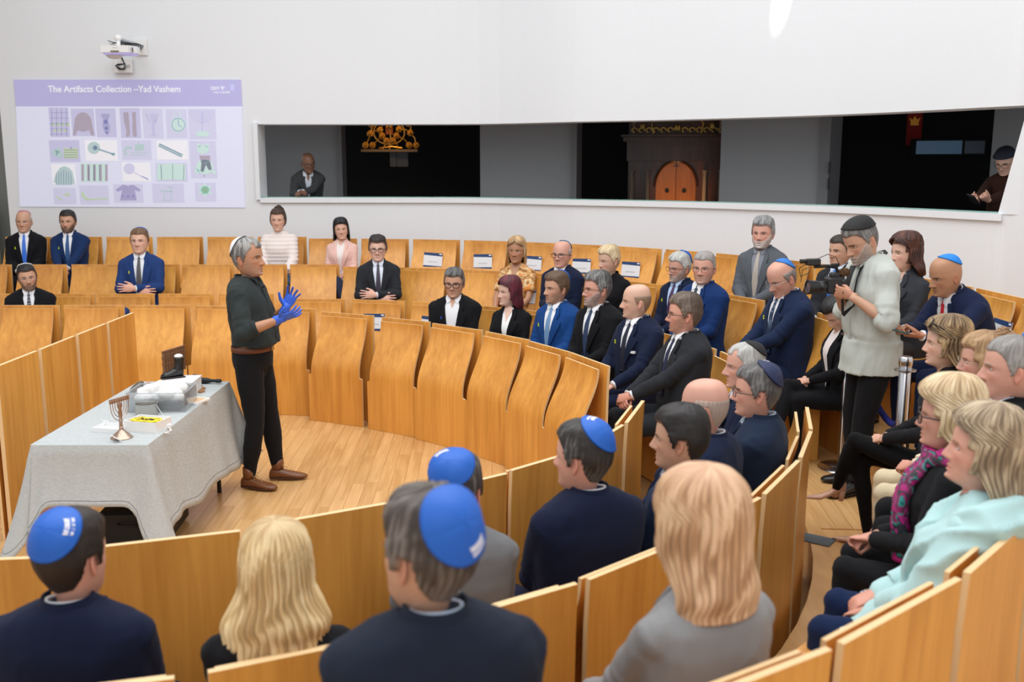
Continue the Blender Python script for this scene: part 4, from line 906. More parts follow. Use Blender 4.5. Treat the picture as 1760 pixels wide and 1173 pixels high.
def glasses(HT, root, c=(.02, .02, .02), rx=.026, rz=.018, th=.0016, metal=0):
    gb = MB(); lens = MB()
    for sg in (-1, 1):
        pts = []; 
        for k in range(21):
            t = 2*PI*k/20; cx, cz = math.cos(t), math.sin(t); x_ = sg*.033+rx*math.copysign(abs(cx)**.7, cx); z_ = -.003+rz*math.copysign(abs(cz)**.7, cz); pts.append((x_, .099-.35*max(0, abs(x_)-.03), z_))
        gb.tube([Vector(q) for q in HT(np.array(pts), True)], th, 6)
        gb.tube([Vector(q) for q in HT(np.array([(sg*.058, .089, .006), (sg*.072, .074, .006), (sg*.080, .04, .004), (sg*.083, -.005, .002), (sg*.080, -.03, -.012)]), True)], th, 6)
    gb.tube([Vector(q) for q in HT(np.array([(-.009, .0985, .002), (0, .1025, .005), (.009, .0985, .002)]), True)], th, 6)
    gb.build('glasses', mat(c, .3, metal), root, True)
# ------------------------------------------------------------- the people
def ctr(x, y): return math.degrees(math.atan2(CY-y, CX-x))
TOSP = lambda x, y: math.degrees(math.atan2(6.7-y, -1.85-x))
SK = dict(fair=(.68, .42, .31), mid=(.58, .33, .22), tan=(.46, .23, .13), pink=(.66, .35, .26), brown=(.20, .095, .055), pale=(.72, .47, .37))
DB = (.022, .013, .008); BK = (.010, .008, .008); BR = (.085, .045, .022); GR = (.15, .145, .14); LG = (.42, .41, .39); SG = (.10, .09, .085)
BLUE = (.004, .105, .50); YEL = (.62, .70, .02)
def suit(c='navy', shirt=(.78, .79, .82), tie=(.02, .03, .10), **k): return dict(kind='suit', c=SUITS.get(c, c) if isinstance(c, str) else c, shirt=shirt, tie=tie, **k)
KB = ('kippah', BLUE, .086, 40, True)
# --- speaker
g = person('standing person in dark grey-green shirt and blue gloves gesturing beside the table', -1.81, 6.75, 1.745, .012, -6, -14, 'stand', 'm', lean=-2, pitch=2, skin=SK['tan'], lod=0, belly=.045,
    hair=dict(style='short', c=GR, c2=(.33, .325, .315), t=.010, recede=True, brow=(.08, .06, .05), beard=((.30, .26, .24), .25)), top=dict(kind='shirt_in', c=(.028, .036, .036), sleeve=.30, loose=1.12), legs=(.010, .010, .012),
    arms=((-1.53, 6.50, 1.235), (-1.56, 6.82, 1.27), 'open', 'W'), hands={1: ((.93, -.1, .33), (-.2, .62, .8), 'open'), -1: ((.45, .0, .9), (.2, -.9, .1), 'open')},
    extra=('gloves', 'laces', 'slimlegs', ('shoe', (.17, .062, .022)), ('kippah', (.80, .80, .82), .088, 48, False, 0, (.02, .02, .03))),
    legpose=[((.09, 0, -.02), (.10, .03, -.44), (.10, -.03, -.845)), ((.09, 0, -.02), (.11, .06, -.44), (.12, .10, -.845))])
sp = g
hm = MB(); hn = 30; v = []; f = []
for (z, r) in ((-.005, 0), (-.005, .006), (.033, .006), (.033, 0)):
    for i in range(hn): a = 2*PI*i/hn; v.append(((.170+r)*math.sin(a), -.0+(.136+r)*math.cos(a), g.hz+z+.062))
for k in range(4):
    for i in range(hn): j = (i+1) % hn; k2 = (k+1) % 4; f.append((k*hn+i, k*hn+j, k2*hn+j, k2*hn+i))
mk('belt', v, f, mat((.12, .035, .015), .4), g.root); MB().box((.0, .145, g.hz+.076), (.045, .008, .042), bev=.002).build('belt_buckle', mat((.35, .3, .2), .3, 1), g.root)
h = g.hit(.02, .50, .02); MB().tube([h, h+Vector((.012, .02, .004))], .006, 8).tube([h, h+Vector((-.01, .004, -.05)), h+Vector((.0, .004, -.16))], .0015, 6).build('clip_microphone', BLACK, g.root, True)
# --- photographer
g = person('standing person filming in a pale grey shirt and black trousers with a black skullcap', 2.05, 5.98, 1.915, .235, 190, 196, 'stand', 'm', lean=9, pitch=-27, skin=SK['mid'], lod=0, belly=.035,
    hair=dict(style='short', c=SG, c2=(.22, .21, .20), t=.009, brow=DB, beard=((.42, .40, .38), .75, 'full', .010)), top=dict(kind='shirt', c=(.50, .53, .49), sleeve=.18, loose=1.15, hem=.16), legs=(.008, .008, .009),
    arms=((1.99, 6.02, 1.475), (2.01, 5.86, 1.475), 'grip', 'W'), hands={1: ((-.85, -.35, .35), (-.2, -.5, .8), 'grip'), -1: ((-.9, .3, .25), (.1, .85, .35), 'grip')},
    extra=('slimlegs', ('shoe', (.012, .012, .012)), ('kippah', (.012, .012, .013), .112, 14, False, 0)), legpose=[((.09, 0, -.02), (.10, .05, -.44), (.10, .02, -.845)), ((.09, 0, -.02), (.10, .09, -.43), (.13, .14, -.845))])
ph = g
stp = [g.hit(-.05, z_, .014)+Vector((0, 0, 0)) for z_ in (.30, .38, .46, .52)]
nb_ = [Vector(q) for q in g.BP(np.array([(-.072, -.01, .555), (-.05, -.085, .575), (.0, -.095, .585), (.05, -.085, .575), (.070, -.01, .56)]))]
MB().tube([Vector(g.arm[-1][2])+Vector((.02, .05, .03)), stp[0]+Vector((0, .07, -.06)), stp[0], stp[1], stp[2], stp[3]]+nb_+[g.hit(.05, z_, .014) for z_ in (.52, .42, .32)]+[Vector(g.arm[1][2])+Vector((-.02, .06, .05))], .019, 8, flat=.18).build('camera_strap', BLACK, g.root, True)
# --- far rows, from the left
person('seated person in black suit, bright blue tie and pink skullcap, top row far left', -5.41, 11.1, 1.732, .46, -75, -78, skin=SK['mid'], hair=dict(style='fringe', c=(.35, .3, .27), t=.005), top=suit('black', tie=(.02, .14, .62), pin=YEL, v=.15), legs=SUITS['black'], extra=(('kippah', (.55, .12, .30), .078, 35),))
person('seated bearded person in bright navy suit and blue tie, second in the top row', -4.92, 11.1, 1.732, .46, -80, -84, skin=SK['mid'], arms='knee', hair=dict(style='short', c=BK, t=.012, beard=((.03, .02, .015), .85, 'full', .004)), top=suit((.010, .028, .095), tie=(.01, .07, .22), pin=YEL, v=.15), legs=(.010, .028, .095))
person('seated bearded person at the left edge with clear glasses, spotted tie and white skullcap', -4.70, 9.58, 1.282, .0, -70, -62, lean=2, roll=6, wide=1.1, skin=SK['mid'], hair=dict(style='short', c=BK, t=.011, beard=((.05, .03, .02), .75, 'full', .004)), top=suit('black', tie=(.012, .015, .03), tiepat=(.5, .5, .55), v=.2, pin=(.6, .2, .02)), legs=SUITS['black'], extra=(('kippah', (.78, .77, .74), .075, 35), ('glasses', (.5, .5, .48), .025, .016, .0012, .5)))
person('seated person with crossed arms in a royal blue suit and grey tie', -3.82, 10.25, 1.586, .23, -82, -84, pitch=5, skin=SK['fair'], arms='crossed', hair=dict(style='short', c=(.14, .075, .035), t=.011), top=suit((.018, .045, .16), shirt=(.72, .75, .80), tie=(.07, .065, .07), pin=YEL, v=.12), legs=(.018, .045, .16), legpose='sit', extra=(('kippah', BLUE, .07, 45),))
person('seated person with a messy brown bun in a white quilted jacket, top far row', -2.59, 11.1, 1.75, .46, -86, -88, sex='f', skin=SK['fair'], hair=dict(style='updo', c=(.045, .022, .012), t=.013, vol=.3), top=dict(kind='puffer', c=(.80, .72, .68), under=(.75, .75, .75), neck=.53), legs=(.10, .22, .42), arms='thigh', legpose='narrow')
person('seated person with long black hair in a pale pink blazer, top far row', -1.88, 10.95, 1.65, .46, -92, -80, sex='f', roll=4, skin=SK['fair'], arms='lap', hair=dict(style='long', c=(.010, .008, .010), t=.010, len=265, wb=.10, fk=.4), top=dict(kind='blazer', c=(.78, .50, .44), shirt=(.80, .74, .72), v=.2, vw=.06, neck=.50, open=True), legs=(.03, .035, .07), legpose='cross')
person('seated person in a charcoal suit with black-rimmed glasses and crossed forearms, middle far row', -1.34, 9.95, 1.53, .23, -84, -86, skin=SK['pale'], arms='crossed', hair=dict(style='short', c=(.018, .012, .010), t=.016, vol=.6), top=suit('charcoal', shirt=(.66, .72, .82), tie=(.03, .02, .04), v=.16), legs=SUITS['charcoal'], extra=(('glasses', (.01, .01, .01), .024, .018, .0025),))
person('seated heavyset person in a black jacket with open white collar and black round glasses', -.51, 8.78, 1.33, 0, -100, -98, pitch=-2, wide=1.12, belly=.04, skin=SK['mid'], arms='lap', hair=dict(style='short', c=(.05, .045, .045), c2=(.16, .16, .16), t=.013, vol=.5), top=suit('black', tie=None, v=.10, vw=.075, pin=(.03, .12, .5)), legs=SUITS['black'], extra=(('glasses', (.008, .008, .01), .026, .020, .003),))
person('seated person with long dark red hair in a black blazer', -.01, 8.5, 1.285, 0, -115, -150, sex='f', skin=SK['pale'], hair=dict(style='long', c=(.075, .010, .018), c2=(.16, .02, .035), t=.010, len=300, wb=.10, fk=.5, brow=(.12, .05, .04)), top=dict(kind='blazer', c=SUITS['black'], shirt=(.82, .82, .82), v=.22, vw=.055, neck=.44), legs=SUITS['black'])
person('seated young person in a bright blue suit with light blue tie and short brown hair', .38, 8.2, 1.36, 0, -130, -148, skin=SK['mid'], hair=dict(style='short', c=(.10, .055, .030), t=.013, vol=.5, beard=((.20, .11, .06), .35)), top=suit((.010, .055, .21), tie=(.15, .28, .48), pin=YEL, v=.2), legs=(.010, .055, .21), extra=(('kippah', BLUE, .07, 55, False, 20),))
person('seated grey-bearded person in black suit and glasses, wavy grey hair, front far row', .69, 7.85, 1.40, 0, -138, -160, skin=SK['pink'], hair=dict(style='short', c=(.06, .057, .055), c2=(.22, .22, .22), t=.015, vol=.5, beard=((.32, .29, .27), .75, 'full', .009)), top=suit('black', tie=(.02, .04, .10), v=.2), legs=SUITS['black'], extra=(('glasses', (.02, .02, .02), .024, .014, .0014),))
person('seated bald clean-shaven person in a dark navy suit with white pocket square', .94, 7.33, 1.37, 0, -145, -178, skin=SK['fair'], arms='thigh', hair=dict(style='fringe', c=(.26, .17, .11), t=.004, brow=(.3, .2, .13)), top=suit('navy', tie=(.010, .015, .03), square=True, pin=YEL, v=.22), legs=SUITS['navy'], s=None)
person('seated person in charcoal suit and rectangular glasses, hands clasped, rightmost of the far front row', 1.17, 6.58, 1.39, 0, -165, -184, wide=1.08, belly=.03, skin=SK['pink'], arms='knee', hair=dict(style='short', c=(.085, .055, .038), c2=(.17, .13, .10), t=.014, vol=.5, beard=((.20, .11, .07), .45)), top=suit('charcoal', tie=(.010, .02, .055), v=.2), legs=SUITS['charcoal'], extra=(('glasses', (.01, .01, .012), .026, .015, .002),))
# middle far row
person('seated person with shoulder-length blonde hair in an orange patterned blouse, eyes closed', .05, 9.68, 1.54, .23, -110, -105, sex='f', skin=SK['tan'], arms='thigh', hair=dict(style='long', c=(.42, .25, .12), c2=(.62, .42, .22), t=.008, len=215, wb=.085, fk=.3), top=dict(kind='dress', c=(.5, .3, .1), neck=.43, sleeve=-.25, pattern=[(.62, .36, .14), (.30, .12, .03), (.60, .30, .10), (.75, .58, .34), (.70, .26, .05)]), legs=(.45, .25, .12), legpose='narrow')
person('seated person in navy suit, round glasses and blue skullcap, one hand raised', .47, 9.22, 1.545, .23, -120, -118, skin=SK['pink'], arms=((-.02, .30, .24), (.0, .26, .14), 'clasp'), hair=dict(style='fringe', c=(.30, .28, .27), t=.006), top=suit('navy', tie=(.02, .02, .04), v=.26), legs=SUITS['navy'], extra=(('kippah', (.012, .15, .30), .08, 48), ('glasses', (.02, .02, .02), .024, .019, .0025)))
person('seated person with short swept blonde hair in black, hand at the chin', .86, 8.81, 1.528, .23, -125, -150, sex='f', pitch=-6, skin=SK['fair'], arms='chin', hair=dict(style='short', c=(.55, .40, .22), c2=(.70, .56, .36), t=.013, vol=.5, brow=(.3, .2, .1)), top=dict(kind='knit', c=SUITS['black']), legs=SUITS['black'])
person('seated white-haired bearded person with a blue skullcap and purple tie, middle far row', 1.42, 8.38, 1.507, .23, -140, -150, pitch=-6, roll=-4, skin=SK['pink'], hair=dict(style='short', c=(.38, .37, .35), c2=(.55, .54, .51), t=.012, beard=((.45, .40, .36), .75, 'full', .006)), top=suit('navy', shirt=(.45, .58, .80), tie=(.06, .025, .08), pin=YEL, v=.2), legs=SUITS['navy'], extra=(('kippah', BLUE, .078, 52), ('glasses', (.05, .03, .02), .026, .018, .0018)))
person('seated person with cropped grey hair and thin glasses in a vivid blue suit', 1.51, 7.78, 1.57, .23, -140, -118, skin=SK['pink'], wide=1.05, hair=dict(style='short', c=(.28, .26, .25), t=.006, beard=((.35, .28, .24), .4)), top=suit((.008, .030, .12), tie=(.012, .03, .05), pin=(.7, .05, .03), v=.22), legs=(.008, .030, .12), extra=(('glasses', (.12, .10, .08), .025, .014, .0014, .6),))
person('seated person looking down, navy suit, patterned tie, blue skullcap and black wristwatch', 1.88, 7.03, 1.57, .23, -165, -160, lean=5, pitch=-24, wide=1.06, belly=.03, skin=SK['pink'], arms='knee', hair=dict(style='fringe', c=(.20, .17, .15), t=.008), top=suit((.012, .022, .060), tie=(.015, .035, .08), tiepat=(.25, .35, .5), pin=YEL, v=.18), legs=(.012, .022, .060), legpose='cross', extra=(('kippah', (.015, .17, .55), .085, 42, True), ('glasses', (.4, .4, .38), .026, .015, .0013, .6), ('watch', -1)))
person('seated person in black trouser suit and pale blouse, legs crossed, behind the video camera', 2.12, 6.55, 1.36, .23, -172, -165, sex='f', pitch=-38, skin=SK['fair'], arms='lap', hair=dict(style='short', c=BK, t=.016, vol=.5), top=dict(kind='blazer', c=SUITS['black'], shirt=(.80, .72, .70), v=.05, vw=.075, neck=.50), legs=SUITS['black'], legpose='cross')
# top far row, right part
person('seated grey-bearded person in mid-grey suit and beige tie, top far row', 2.12, 8.42, 1.795, .46, -125, -122, skin=SK['pink'], hair=dict(style='short', c=(.15, .15, .15), c2=(.32, .32, .32), t=.015, vol=.7, beard=((.50, .48, .46), .8, 'full', .008)), top=suit('grey', shirt=(.22, .23, .27), tie=(.42, .37, .32), v=.14), legs=SUITS['grey'])
person('seated person in dark suit and blue tie just behind the filming person', 2.55, 7.70, 1.70, .46, -140, -150, skin=SK['mid'], hair=dict(style='short', c=DB, t=.010), top=suit('charcoal', shirt=(.62, .72, .85), tie=(.02, .12, .42), v=.18), legs=SUITS['charcoal'])
person('seated person with wavy dark auburn hair in a dark grey blazer', 2.77, 6.98, 1.755, .46, -150, -165, sex='f', skin=SK['fair'], hair=dict(style='curly', c=(.055, .018, .012), c2=(.12, .04, .022), t=.016, len=150, wb=.115, open=72, fk=.0, rough=.9), top=dict(kind='blazer', c=(.035, .038, .045), shirt=(.35, .32, .30), v=.25, vw=.05, neck=.46), legs=(.04, .04, .045), arms='lap', legpose='cross')
BALD = person('bald person leaning forward over a phone in blue skullcap, navy suit and red tie', 2.62, 6.02, 1.70, .46, 196, 190, lean=26, pitch=-12, wide=1.12, belly=.02, skin=SK['tan'], arms=((2.36, 5.92, 1.26), (2.38, 5.72, 1.26), 'grip', 'W'), hands={1: ((-.8, -.5, .0), (-.1, -.4, .9), 'grip'), -1: ((-.9, .3, .0), (.1, .3, .9), 'grip')}, hair=dict(style='none', c=(.2, .12, .08), brow=(.1, .06, .04)), top=suit((.010, .016, .048), shirt=(.72, .72, .75), tie=(.55, .012, .025), pin=YEL, v=.20), legs=(.010, .016, .048), extra=(('kippah', (.015, .22, .72), .088, 30),), lod=0)
# behind the window
person('person in a grey cardigan and glasses leaning on the window sill with clasped hands', -2.53, 12.50, 2.37, CF, -78, -62, 'stand', lean=24, pitch=-12, skin=SK['brown'], hair=dict(style='fringe', c=(.06, .05, .05), t=.003), arms=((-2.57, 12.22, 1.905), (-2.55, 12.22, 1.905), 'clasp', 'W'), top=dict(kind='suit', c=(.045, .048, .052), shirt=(.55, .60, .66), tie=None, v=.25, vw=.05), legs=(.03, .03, .04), extra=(('glasses', (.02, .02, .02), .025, .018, .002),))
WIN = person('person in dark knitted hat and brown top using a phone at the window end', 4.47, 9.2, 2.38, CF, 215, 222, 'stand', lean=6, pitch=-24, skin=SK['fair'], hair=dict(style='none', c=DB), arms=((4.12, 8.97, 1.88), (4.16, 8.90, 1.90), 'grip', 'W'), hands={1: ((-.6, -.7, .3), (.3, -.3, .9), 'grip'), -1: ((-.6, -.5, .3), (-.3, .3, .9), 'grip')}, top=dict(kind='knit', c=(.045, .018, .012)), legs=(.02, .02, .025), extra=(('glasses', (.02, .02, .02), .026, .017, .0016), ('kippah', (.012, .015, .03), .135, 2, False, 0, None, .018, False)))
# --- near rows, seen from behind
person('dark-haired person from behind in navy suit and blue skullcap, lower left corner', -1.225, 2.60, 1.30, 0, 92, 72, skin=SK['pink'], wide=1.12, hair=dict(style='short', c=(.016, .009, .007), t=.013), top=suit((.008, .012, .034)), legs=(.008, .012, .034), extra=(('kippah', BLUE, .084, 42, 25, 2),), lod=1)
person('seated person seen from behind with long wavy blonde hair in a black jacket', -.665, 2.64, 1.225, 0, 100, 95, sex='f', wide=1.3, skin=SK['fair'], hair=dict(style='long', c=(.62, .40, .17), c2=(.88, .68, .38), t=.024, len=370, wb=.165, part=True, root=(.30, .18, .08), bk=1.15), top=dict(kind='blazer', c=(.010, .010, .012), v=.25, neck=.48), legs=SUITS['black'], lod=0)
person('seated person seen from behind with a blue skullcap in a light grey jacket', -.19, 3.17, 1.30, 0, 100, 75, skin=SK['pink'], hair=dict(style='short', c=(.035, .030, .028), c2=(.12, .11, .10), t=.012), top=suit((.17, .175, .185)), legs=(.06, .06, .07), extra=(('kippah', BLUE, .084, 34, 130),), lod=1)
person('stocky person from behind in dark navy suit and blue skullcap, beside the grey jacket', .27, 3.48, 1.325, 0, 118, 148, skin=SK['pink'], wide=1.12, hair=dict(style='short', c=(.020, .016, .014), c2=(.14, .13, .12), c2b=-.3, t=.014), top=suit((.008, .012, .034)), legs=(.008, .012, .034), extra=(('kippah', BLUE, .084, 38, 95, 6),), lod=1)
person('large blurred person from behind with grey-brown hair and blue skullcap, bottom centre', -.16, 1.98, 1.565, .23, 105, 140, skin=SK['mid'], wide=1.15, pitch=4, hair=dict(style='short', c=(.045, .032, .025), c2=(.20, .17, .15), c2b=-.1, t=.017, vol=.5), top=suit((.014, .019, .034), shirt=(.55, .65, .80)), legs=(.014, .019, .034), extra=(('kippah', BLUE, .080, 50, -62, -4),), lod=0)
person('person from behind with a straight strawberry-blonde bob and light grey satin jacket', .46, 2.25, 1.505, .23, 118, 128, sex='f', wide=1.1, skin=SK['fair'], hair=dict(style='bob', c=(.50, .27, .13), c2=(.78, .52, .31), t=.024, len=180, wb=.122, vol=.3, open=60, fk=.0, bk=1.1, root=(.60, .34, .22)), top=dict(kind='blazer', c=(.26, .26, .265), rough=.42, v=.25), legs=(.40, .39, .38), arms='thigh', lod=0)
person('seated person seen from behind with short black hair in a dark suit', .67, 3.74, 1.32, 0, 140, 160, skin=SK['mid'], hair=dict(style='short', c=(.012, .009, .008), t=.015, vol=.4), top=suit((.010, .020, .055)), legs=SUITS['navy'], lod=1)
person('seated balding person with grey fringe seen from behind in a dark navy suit', .85, 4.2, 1.335, 0, 148, 158, skin=SK['pink'], wide=1.08, hair=dict(style='fringe', c=(.40, .31, .26), t=.003), top=suit('navy'), legs=SUITS['navy'], lod=1)
person('seated grey-haired person with a navy skullcap and glasses seen from behind', 1.17, 4.58, 1.315, 0, 155, 168, skin=SK['pink'], wide=1.08, hair=dict(style='short', c=(.055, .05, .048), c2=(.17, .165, .16), t=.013), top=suit((.014, .024, .050), shirt=(.62, .72, .85), tie=(.02, .2, .5)), legs=(.014, .024, .050), extra=(('kippah', (.008, .018, .07), .088, 40, 60), ('glasses', (.03, .02, .02), .026, .017, .0018)), lod=1)
person('seated white-haired person with a black skullcap in profile', 1.25, 5.17, 1.315, 0, 172, 180, skin=SK['pink'], hair=dict(style='short', c=(.36, .35, .33), c2=(.5, .49, .47), t=.006, recede=True), top=suit('navy', tie=(.15, .02, .03)), legs=SUITS['navy'], extra=(('kippah', (.010, .010, .012), .072, 32),), lod=1)
# --- raised row at the right edge
CURL = person('seated person with wavy blonde-brown hair, sunglasses on the head, black trousers and nude heels', 2.18, 4.88, 1.485, .235, 160, 162, sex='f', skin=SK['fair'], arms='lap', hair=dict(style='curly', c=(.17, .10, .05), c2=(.55, .38, .20), t=.015, len=150, wb=.10, open=84, fk=-.5, root=(.10, .06, .03)), top=dict(kind='knit', c=(.012, .012, .014)), legs=(.006, .006, .007), extra=('heels', 'slimlegs', ('shoe', (.62, .36, .25))), legpose=[((.09, .02, -.02), (.09, .43, .0), (.07, .36, -.47)), ((.09, .02, -.01), (-.02, .46, .10), (-.14, .55, -.24))], lod=0)
person('seated person with pinned-up light brown hair and glasses in a cream trouser suit', 2.15, 4.42, 1.485, .235, 160, 163, sex='f', skin=SK['pink'], arms='lap', hair=dict(style='updo', c=(.30, .17, .08), c2=(.48, .30, .15), t=.018, vol=.5), top=dict(kind='blazer', c=(.70, .62, .46), shirt=(.75, .72, .68), v=.3, neck=.50), legs=(.66, .56, .38), extra=(('glasses', (.4, .35, .3), .027, .018, .0013, .6),), lod=0)
person('seated person with cropped grey hair in a black suit at the right edge, in profile', 1.98, 3.83, 1.585, .235, 158, 162, wide=1.08, skin=SK['pink'], hair=dict(style='short', c=(.20, .185, .175), c2=(.32, .30, .28), t=.006, brow=(.3, .25, .2)), top=suit('black', shirt=(.62, .72, .85), tie=None), legs=SUITS['black'], extra=(('kippah', (.015, .22, .72), .08, 50),), lod=0)
SCF = person('seated person with a blonde fringe bob and dark glasses wearing a magenta and teal scarf', 1.58, 3.46, 1.475, .235, 152, 158, sex='f', skin=SK['pink'], arms=((.04, .27, .14), (.04, .28, .15), 'clasp'), legpose=[((.09, .02, -.02), (.10, .36, .02), (.10, .34, -.47)), ((.09, .02, -.02), (.10, .36, .02), (.10, .34, -.47))], hair=dict(style='bob', c=(.50, .34, .18), c2=(.78, .62, .40), t=.020, len=120, wb=.10, vol=.6, open=74, fk=-.3, rough=1.6), top=dict(kind='knit', c=(.012, .012, .014)), legs=(.010, .010, .012), extra=(('glasses', (.015, .01, .01), .026, .02, .003),), lod=0)
SC = person('seated person with long ash-blonde hair wrapped in a mint green shawl, lower right', 1.47, 2.93, 1.505, .235, 150, 158, sex='f', wide=1.15, lean=-3, pitch=6, skin=SK['pink'], arms=((.06, .30, .10), (.08, .30, .09), 'relax'), hair=dict(style='long', c=(.26, .18, .11), c2=(.55, .43, .28), t=.016, len=320, wb=.12, open=80, fk=.15, bk=1.05), top=dict(kind='shawl', c=(.46, .68, .68), neck=.53, loose=1.55, sleeve=.75), legs=(.008, .018, .06), belly=.05, lod=0)
# ------------------------------------------------------------- additions to people
q = CURL.HT(np.array([(sg*.076*1, .052, .075) for sg in (-1, 1)]), True)
sb = MB()
for sg in (-1, 1):
    pts = [(sg*.036+.028*math.cos(t), .083-.012*math.sin(t)-.2*abs(sg*.036+.028*math.cos(t))*.5, .108+.022*math.sin(t)) for t in np.linspace(0, 2*PI, 17)]; c_ = CURL.HT(np.array(pts), True); n0 = len(sb.v); sb.v += [tuple(z) for z in c_]; sb.f.append(tuple(range(n0, n0+16))); sb.tube([Vector(z) for z in c_], .003, 6)
    sb.tube([Vector(z) for z in CURL.HT(np.array([(sg*.064, .074, .108), (sg*.090, .02, .085), (sg*.096, -.03, .04)]), True)], .003, 6)
sb.build('sunglasses', mat((.01, .01, .012), .15), CURL.root, True)
# scarf: loops of printed cloth round the neck and down the front
pal = [(.42, .01, .16), (.55, .02, .25), (.02, .02, .03), (.02, .30, .28), (.30, .01, .12), (.05, .05, .06), (.45, .03, .20)]
SM = MB(); rr_ = .05
loop = [Vector(z) for z in SCF.BP(np.array([(.10*math.sin(t), -.01+.095*math.cos(t), .545+.012*math.sin(3*t)) for t in np.linspace(0, 2*PI, 17)[:-1]]))]; loop.append(loop[0])
SM.tube(loop, .032, 10, flat=1.2)
for sg in (-1, 1):
    SM.tube([SCF.hit(sg*.05, .53, .02), SCF.hit(sg*.07, .44, .035), SCF.hit(sg*.075, .34, .04), SCF.hit(sg*.07, .22, .045), SCF.hit(sg*.08, .10, .05)], [.035, .045, .052, .058, .05], 12, flat=.6)
me = remesh(SM.v, SM.f, .009, 2); wrinkle(me, .012, 16); colors_pattern(me, pal); me.materials.append(vcol_mat('printed_cloth', .8, 0, .2, 300)); o = bpy.data.objects.new('scarf', me); link(o, SCF.root)
# shawl folds and printed tunic of the person in mint
SW = MB()
bp = lambda *a: [Vector(z) for z in SC.BP(np.array(a))]
A1, A2 = SC.arm[1], SC.arm[-1]
for sg in (1, -1):
    Sh, E, W = SC.arm[sg][:3]
    SW.tube([Vector(SC.BP([(sg*.05, -.10, .53)])[0]), Sh+Vector((sg*.02, -.03, .03)), Sh.lerp(E, .5)+Vector((sg*.03, 0, 0)), E+Vector((sg*.03, -.02, 0)), E.lerp(W, .35)+Vector((sg*.02, -.02, -.03))], [.06, .078, .088, .092, .085], 14)
    SW.tube([E.lerp(W, .1)+Vector((0, 0, -.02)), E.lerp(W, .5)+Vector((0, -.02, -.03)), E.lerp(W, .85)+Vector((0, .0, -.05)), E.lerp(W, 1.0)+Vector((sg*.02, .02, -.10))], [.085, .08, .068, .05], 12)
SW.tube(bp((-.14, -.12, .50), (0, -.14, .52), (.14, -.12, .50)), .045, 10); SW.tube(bp((.17, .02, .48), (.12, .13, .38), (.02, .17, .24), (-.04, .17, .12)), [.05, .05, .05, .045], 10); SW.tube(bp((-.17, .02, .48), (-.12, .13, .38), (-.02, .17, .24), (.05, .17, .12)), [.05, .05, .05, .045], 10)
me = remesh(SW.v, SW.f, .012, 6)
V = getco(me); Nn = getno(me); fn = 1-np.abs(np.sin(V[:, 2]*30+V[:, 1]*26+V[:, 0]*12+2.6*fnoise(V, 7, 4)))**.7; V += Nn*(.016*fn)[:, None]; me.vertices.foreach_set('co', V.astype(np.float32).ravel())
me.materials.append(cloth((.46, .68, .68))); o = bpy.data.objects.new('shawl_fold', me); link(o, SC.root)
TN = MB(); TN.sphere((.0, .08, SC.hz+.02), (.23, .20, .13), 18, 10); TN.tube([(.13, .1, SC.hz+.0), (.15, .26, SC.hz+.0), (.17, .34, SC.hz-.04)], [.11, .11, .09], 12); TN.tube([(-.13, .1, SC.hz+.0), (-.15, .26, SC.hz+.0), (-.17, .34, SC.hz-.04)], [.11, .11, .09], 12)
me = remesh(TN.v, TN.f, .011, 3); wrinkle(me, .01, 12); colors_pattern(me, [(.02, .40, .33), (.55, .50, .42), (.05, .05, .06), (.60, .56, .48), (.02, .06, .35), (.50, .47, .40), (.03, .45, .38)]); me.materials.append(vcol_mat('printed_cloth', .8, 0, .2, 300)); o = bpy.data.objects.new('tunic', me); link(o, SC.root)
# ------------------------------------------------------------- phones, camera
def phone(loc, rot, label, c=(.02, .08, .09)):
    t = empty('phone', loc, label=label, cat='phone'); t.rotation_euler = rot
    MB().box((0, 0, 0), (.075, .15, .009), bev=.003).build('phone_case', mat(c, .35), t); MB().box((0, .0, .0048), (.068, .142, .001)).build('phone_screen', mat((.02, .03, .05), .1), t); MB().sphere((-.02, .055, -.005), (.007, .007, .003), 10, 6).sphere((.002, .055, -.005), (.007, .007, .003), 10, 6).build('phone_lens', BLACK, t, True)
phone((2.245, 5.74, 1.285), (R(12), R(8), R(75)), 'dark teal phone held by the bald person leaning forward')
phone((4.06, 8.84, 1.935), (R(35), R(-10), R(120)), 'black phone held by the person in the dark hat at the window', (.01, .01, .012))
vc = empty('video_camera', (1.90, 5.93, 1.53), R(8), 1, 'black video camera with top handle held by the filming person', 'camera')
cb = MB(); cb.box((.03, 0, .0), (.10, .085, .10), bev=.012); cb.box((.03, 0, .06), (.05, .06, .03), bev=.008); cb.box((.075, -.03, -.0), (.03, .05, .08), bev=.01); cb.build('camera_body', mat((.014, .014, .016), .4), vc)
M90 = Matrix.Rotation(R(-90), 4, 'Y')
def lathex(prof, name, m, parent, at=(0, 0, 0)):
    b = MB().lathe(prof, 28); b.v = [tuple(M90 @ Vector(p)+Vector(at)) for p in b.v]; return b.build(name, m, parent, True)
lathex([(.030, .0), (.033, .02), (.035, .022), (.036, .05), (.034, .052), (.034, .075), (.039, .078), (.040, .11), (.043, .112), (.044, .135), (.038, .136), (.034, .128)], 'lens', mat((.010, .010, .011), .35), vc, (.0, 0, -.01))
lathex([(.033, .0), (.033, .002)], 'lens_glass', mat((.02, .02, .05), .05), vc, (-.128, 0, -.01))
hb_ = MB().tube([(.05, 0, .07), (.04, 0, .105), (-.01, 0, .115), (-.10, 0, .112)], .010, 8).box((.03, 0, .12), (.05, .02, .02), bev=.004); hb_.build('top_handle', BLACK, vc, True)
MB().box((-.11, 0, .14), (.085, .045, .04), bev=.006).tube([(-.155, 0, .145), (-.19, 0, .145)], .013, 10).build('monitor_unit', mat((.012, .012, .013), .35), vc)
